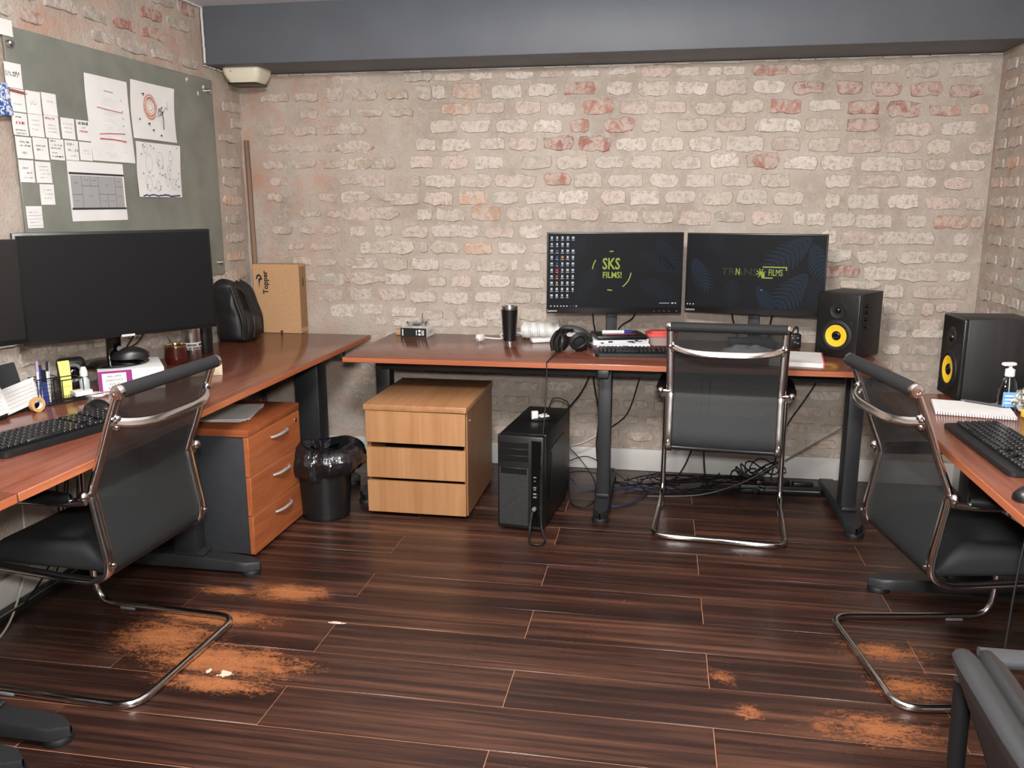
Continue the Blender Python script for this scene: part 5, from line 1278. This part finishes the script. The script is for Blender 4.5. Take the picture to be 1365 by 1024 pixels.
b = MB(); b.lathe([(.0125, .120), (.0155, .122), (.0155, .145), (.011, .147), (.006, .15), (.0055, .160), (0, .160)], 20); b.box((-.007, -.004, .164), (.046, .022, .012), .005, rz=.3); b.build('pump_head', white_plastic, t)
b = MB(); b.box((-.0, -.0228, .042), (.044, .0008, .052), 0); o = b.build('label', pm('label_blue', (112, 162, 206), .4), t)
b = MB()
for z in (.03, .042, .055): b.box((0, -.0235, z), (.03, .0006, .004))
b.build('label_stripes', paper, o)
b = MB(); b.tube([(.003, 0, .012), (0, 0, .13)], .002, 6); b.build('dip_tube', white_plastic, t)
t = thing('foil_bag', 'crumpled silvery bag beside the sanitizer bottle at the right edge', 'bag', (3.60, -1.475, Zd), .2)
b = MB(); rows = []
for i in range(13):
    q = i/12; r = []
    for k in range(20):
        a = 2*PI*k/20; rad = .052*(math.sin(PI*min(.98, q*.88+.10)))**.5*(1+.35*noise.noise((math.cos(a)*2.2, math.sin(a)*2.2, q*4)))
        r.append(Vector((rad*math.cos(a)*1.05, rad*math.sin(a)*.8, .001+.098*q)))
    rows.append(r)
b.grid(rows, close=True); b.bm.verts.ensure_lookup_table(); b.bm.faces.new(b.bm.verts[:20]); b.bm.faces.new(b.bm.verts[-20:])
fo = NT('printed_foil'); _c = fo.coord('Object'); fo.set(col=fo.ramp(fo.noise(_c, 60, 3, .6, 1.5), [(.42, (70, 72, 66)), (.52, (196, 196, 188)), (.66, (226, 226, 222))]), rough=.25, metal=.3); b.build('film', fo.m, t, ang=10)
t = thing('yellow_block', 'small yellow block at the right edge beside the spiral notebook', 'block', (3.575, -1.545, Zd), .3)
b = MB(); b.box((0, 0, .014), (.05, .035, .028), .004); b.build('body', pm('yellow_plastic', (226, 188, 70), .5), t); b = MB(); b.box((0, 0, .0285), (.03, .02, .001)); b.build('top_label', paper, t)

# ------------------------------------------------------------------ cables
def cable(label, paths, m_, r=.0035, name='cable', k=7):
    t = thing(name, label, 'cable', paths[0][0], 0, 'loose cables in the room'); o = Vector(paths[0][0])
    for P in paths:
        b = MB(); b.tube(spline([Vector(p)-o for p in P], k), r, 6); b.build('lead', m_, t, ang=80)
    return t
blk_c = rubber; blue_c = pm('blue_cable', (38, 52, 84), .5); white_c = pm('white_cable', (206, 200, 190), .5); grey_c = pm('grey_cable', (96, 94, 94), .5)
# headphone lead with its coil, down to the tower
t = thing('headphone_cable', 'coiled headphone lead hanging from the back desk to the tower front', 'cable', (1.845, -.56, Zd))
o = Vector((1.845, -.56, Zd))
b = MB(); b.tube(spline([Vector(p)-o for p in ((1.862, -.53, .752), (1.842, -.66, .746), (1.835, -.80, .745), (1.833, -.822, .735), (1.835, -.835, .66), (1.836, -.90, .52), (1.838, -.985, .42), (1.842, -1.048, .35), (1.844, -1.052, .30))], 8), .0028, 6); b.build('upper_lead', rubber, t)
b = MB(); P = []
for k in range(30*8):
    a = 2*PI*k/8; P.append(Vector((1.845+.0055*math.cos(a), -1.053-.02*k/240+.0055*math.sin(a), .305-.20*k/240))-o)
b.tube(P, .0026, 5); b.build('coil', rubber, t)
b = MB(); b.tube(spline([Vector(p)-o for p in ((1.845, -1.073, .105), (1.85, -1.085, .05), (1.872, -1.13, .010), (1.862, -1.165, .008), (1.835, -1.175, .008), (1.808, -1.155, .010), (1.798, -1.09, .04), (1.803, -1.066, .10), (1.806, -1.052, .115))], 8), .005, 8); b.build('thick_lead', rubber, t)
cable('black cable hanging below the desk edge down to the computer tower', [[(2.02, -.30, .70), (2.0, -.28, .62), (1.95, -.27, .50), (1.90, -.36, .44), (1.86, -.42, .40)]], blk_c, .004)
cable('short black cable looping out of the tower top at its back', [[(1.80, -.47, .449), (1.82, -.44, .49), (1.87, -.43, .48), (1.895, -.42, .44), (1.89, -.415, .25)]], blk_c)
cable('black cable hanging straight down left of the middle desk leg', [[(2.0, -.22, .71), (2.0, -.2, .55), (2.03, -.18, .35), (2.02, -.17, .16), (2.06, -.22, .02), (2.2, -.28, .006)]], blk_c, .004)
cable('black cable slanting behind the middle desk leg to the right', [[(2.27, -.22, .71), (2.23, -.19, .52), (2.18, -.17, .36), (2.10, -.16, .28), (2.02, -.2, .22)]], blk_c)
cable('white cable curving between the tower and the middle desk leg', [[(2.12, -.17, .36), (2.06, -.16, .26), (1.95, -.17, .19), (1.86, -.2, .165), (1.84, -.36, .17)]], white_c)
cable('thin black cables fanning from the tower back to the desk foot', [[(1.90, -.40, .22), (1.96, -.36, .14), (2.03, -.42, .06), (2.05, -.62, .05)], [(1.90, -.42, .16), (1.98, -.30, .15), (2.08, -.26, .09), (2.2, -.3, .02)], [(1.89, -.42, .09), (1.94, -.34, .08), (2.03, -.30, .06), (2.1, -.32, .03)]], blk_c, .0028)
cable('black cable looping on the floor between the tower and the desk foot', [[(1.90, -.44, .07), (1.93, -.62, .008), (2.0, -.67, .006), (2.045, -.62, .02), (2.06, -.55, .06)]], blk_c, .004)
cable('blue network cable lying on the floor around the middle desk foot', [[(1.89, -.44, .12), (1.93, -.40, .03), (2.02, -.40, .006), (2.15, -.33, .006), (2.30, -.36, .012), (2.24, -.55, .006), (2.14, -.64, .006), (2.12, -.58, .02)]], blue_c, .0035)
cable('blue cable running along the floor below the chair', [[(2.12, -.42, .02), (2.3, -.33, .008), (2.5, -.34, .012), (2.65, -.30, .006), (2.8, -.28, .03)]], blue_c, .004)
cable('two black cables dropping behind the chair to the floor tangle', [[(2.55, -.20, .70), (2.56, -.18, .40), (2.53, -.16, .20), (2.45, -.22, .04), (2.3, -.3, .006)], [(2.60, -.20, .70), (2.60, -.18, .40), (2.585, -.16, .2), (2.60, -.25, .03), (2.64, -.3, .006)]], blk_c, .0045)
cable('black cable curving down from the desk beside the right desk leg', [[(3.17, -.22, .71), (3.14, -.19, .60), (3.08, -.18, .48), (3.0, -.18, .34), (2.96, -.18, .2), (2.93, -.2, .05)]], blk_c, .004)
cable('grey cable slanting from the right desk leg down to the floor', [[(3.24, -.40, .40), (3.1, -.32, .27), (2.95, -.3, .16), (2.75, -.36, .06), (2.55, -.42, .012), (2.3, -.46, .006)]], grey_c, .0035)
cable('short black cable hanging from the armrest side of the back desk', [[(2.96, -.3, .71), (2.94, -.28, .62), (2.92, -.27, .50)]], blk_c)
t = thing('power_strip', 'long black power strip on the floor by the back baseboard', 'power strip', (2.965, -.285, 0), math.radians(2))
b = MB(); b.box((0, 0, .023), (.40, .055, .045), .006); b.build('body', black_plastic, t)
b = MB(); b.box((.11, 0, .055), (.10, .045, .022), .005); b.box((.02, 0, .06), (.05, .045, .03), .005); b.box((-.1, .0, .055), (.04, .04, .022), .005); b.build('plugs', satin_black, t)
b = MB(); b.box((.0, -.0285, .023), (.38, .001, .006)); b.build('grey_line', grey_plastic, t)
tang = MB()
for k in range(9):
    P = [(random.uniform(2.15, 2.9), random.uniform(-.42, -.10), random.uniform(.006, .05)) for _ in range(6)]; P.sort(key=lambda p: p[0]+random.uniform(-.15, .15)); tang.tube(spline(P, 6), random.uniform(.0025, .0042), 5)
for k in range(5):
    c_ = (2.80+.03*k, -.17+.01*k); tang.tube([(c_[0]+(.07+.006*k)*math.cos(a), c_[1]+.03*math.sin(a), .05+.035*math.sin(a*2+k)+.01*k) for a in [2*PI*q/18 for q in range(18)]], .0035, 5, closed=True)
t = tang.build('cable_tangle', rubber, kind='stuff'); tag(t, 'black cable tangle on the floor below the back desk and chair', 'cables'); t['kind'] = 'stuff'
cable('white cable hanging down the wall below the left desk', [[(.06, -1.97, .70), (.05, -1.98, .40), (.045, -1.99, .16), (.05, -2.05, .05), (.12, -2.2, .006), (.2, -2.4, .006), (.28, -2.52, .006)]], white_c, .004)
cable('black cables hanging down the wall under the left desk', [[(.07, -1.70, .70), (.05, -1.74, .35), (.045, -1.80, .12), (.07, -1.95, .02), (.1, -2.3, .006)], [(.06, -1.78, .70), (.05, -1.80, .3), (.05, -1.78, .10), (.08, -1.74, .03)], [(.06, -1.62, .70), (.05, -1.70, .25), (.05, -1.68, .10), (.06, -1.66, .06)], [(.06, -1.70, .66), (.05, -1.80, .2), (.06, -1.92, .08), (.1, -2.1, .03)]], blk_c, .0035)
t = thing('cable_channel', 'dark cable channel along the foot of the left wall', 'cable channel', (.06, -1.95, 0))
b = MB(); b.box((0, 0, .014), (.05, 1.2, .027), .003); b.build('body', black_plastic, t); b = MB(); b.box((.02, 0, .0285), (.006, 1.2, .003), .0008, seg=1); b.build('metal_edge', steel, t)
b = MB()
t = thing('wall_cable', 'black cables rising behind the big dark screen from its base', 'cable', (.13, -1.40, .86))
b = MB(); b.tube(spline([(0, 0, 0), (.02, .05, .06), (.08, .12, .16)], 6), .004, 6); b.tube(spline([(.02, -.02, 0), (.06, .02, .04), (.09, .05, .14)], 6), .004, 6); b.build('lead', rubber, t)
cable('thin black cable hanging from the right desk edge near the photo edge', [[(3.30, -2.30, .70), (3.27, -2.33, .5), (3.25, -2.36, .25), (3.24, -2.38, .008)]], blk_c, .003)
for x0, z0, c_ in ((2.02, .88, -.20), (2.18, .88, -.22)):
    pass
cable('two black cables behind the left lit screen', [[(2.0, -.24, .98), (1.99, -.20, .90), (2.0, -.16, .80), (2.02, -.1, .745)], [(2.22, -.22, .98), (2.2, -.19, .88), (2.13, -.15, .82), (2.1, -.12, .745)]], blk_c, .004)
cable('two black cables behind the right lit screen', [[(2.69, -.16, .96), (2.70, -.12, .88), (2.73, -.1, .78), (2.75, -.08, .745)], [(2.90, -.18, .96), (2.89, -.13, .86), (2.88, -.1, .745)]], blk_c, .0045)
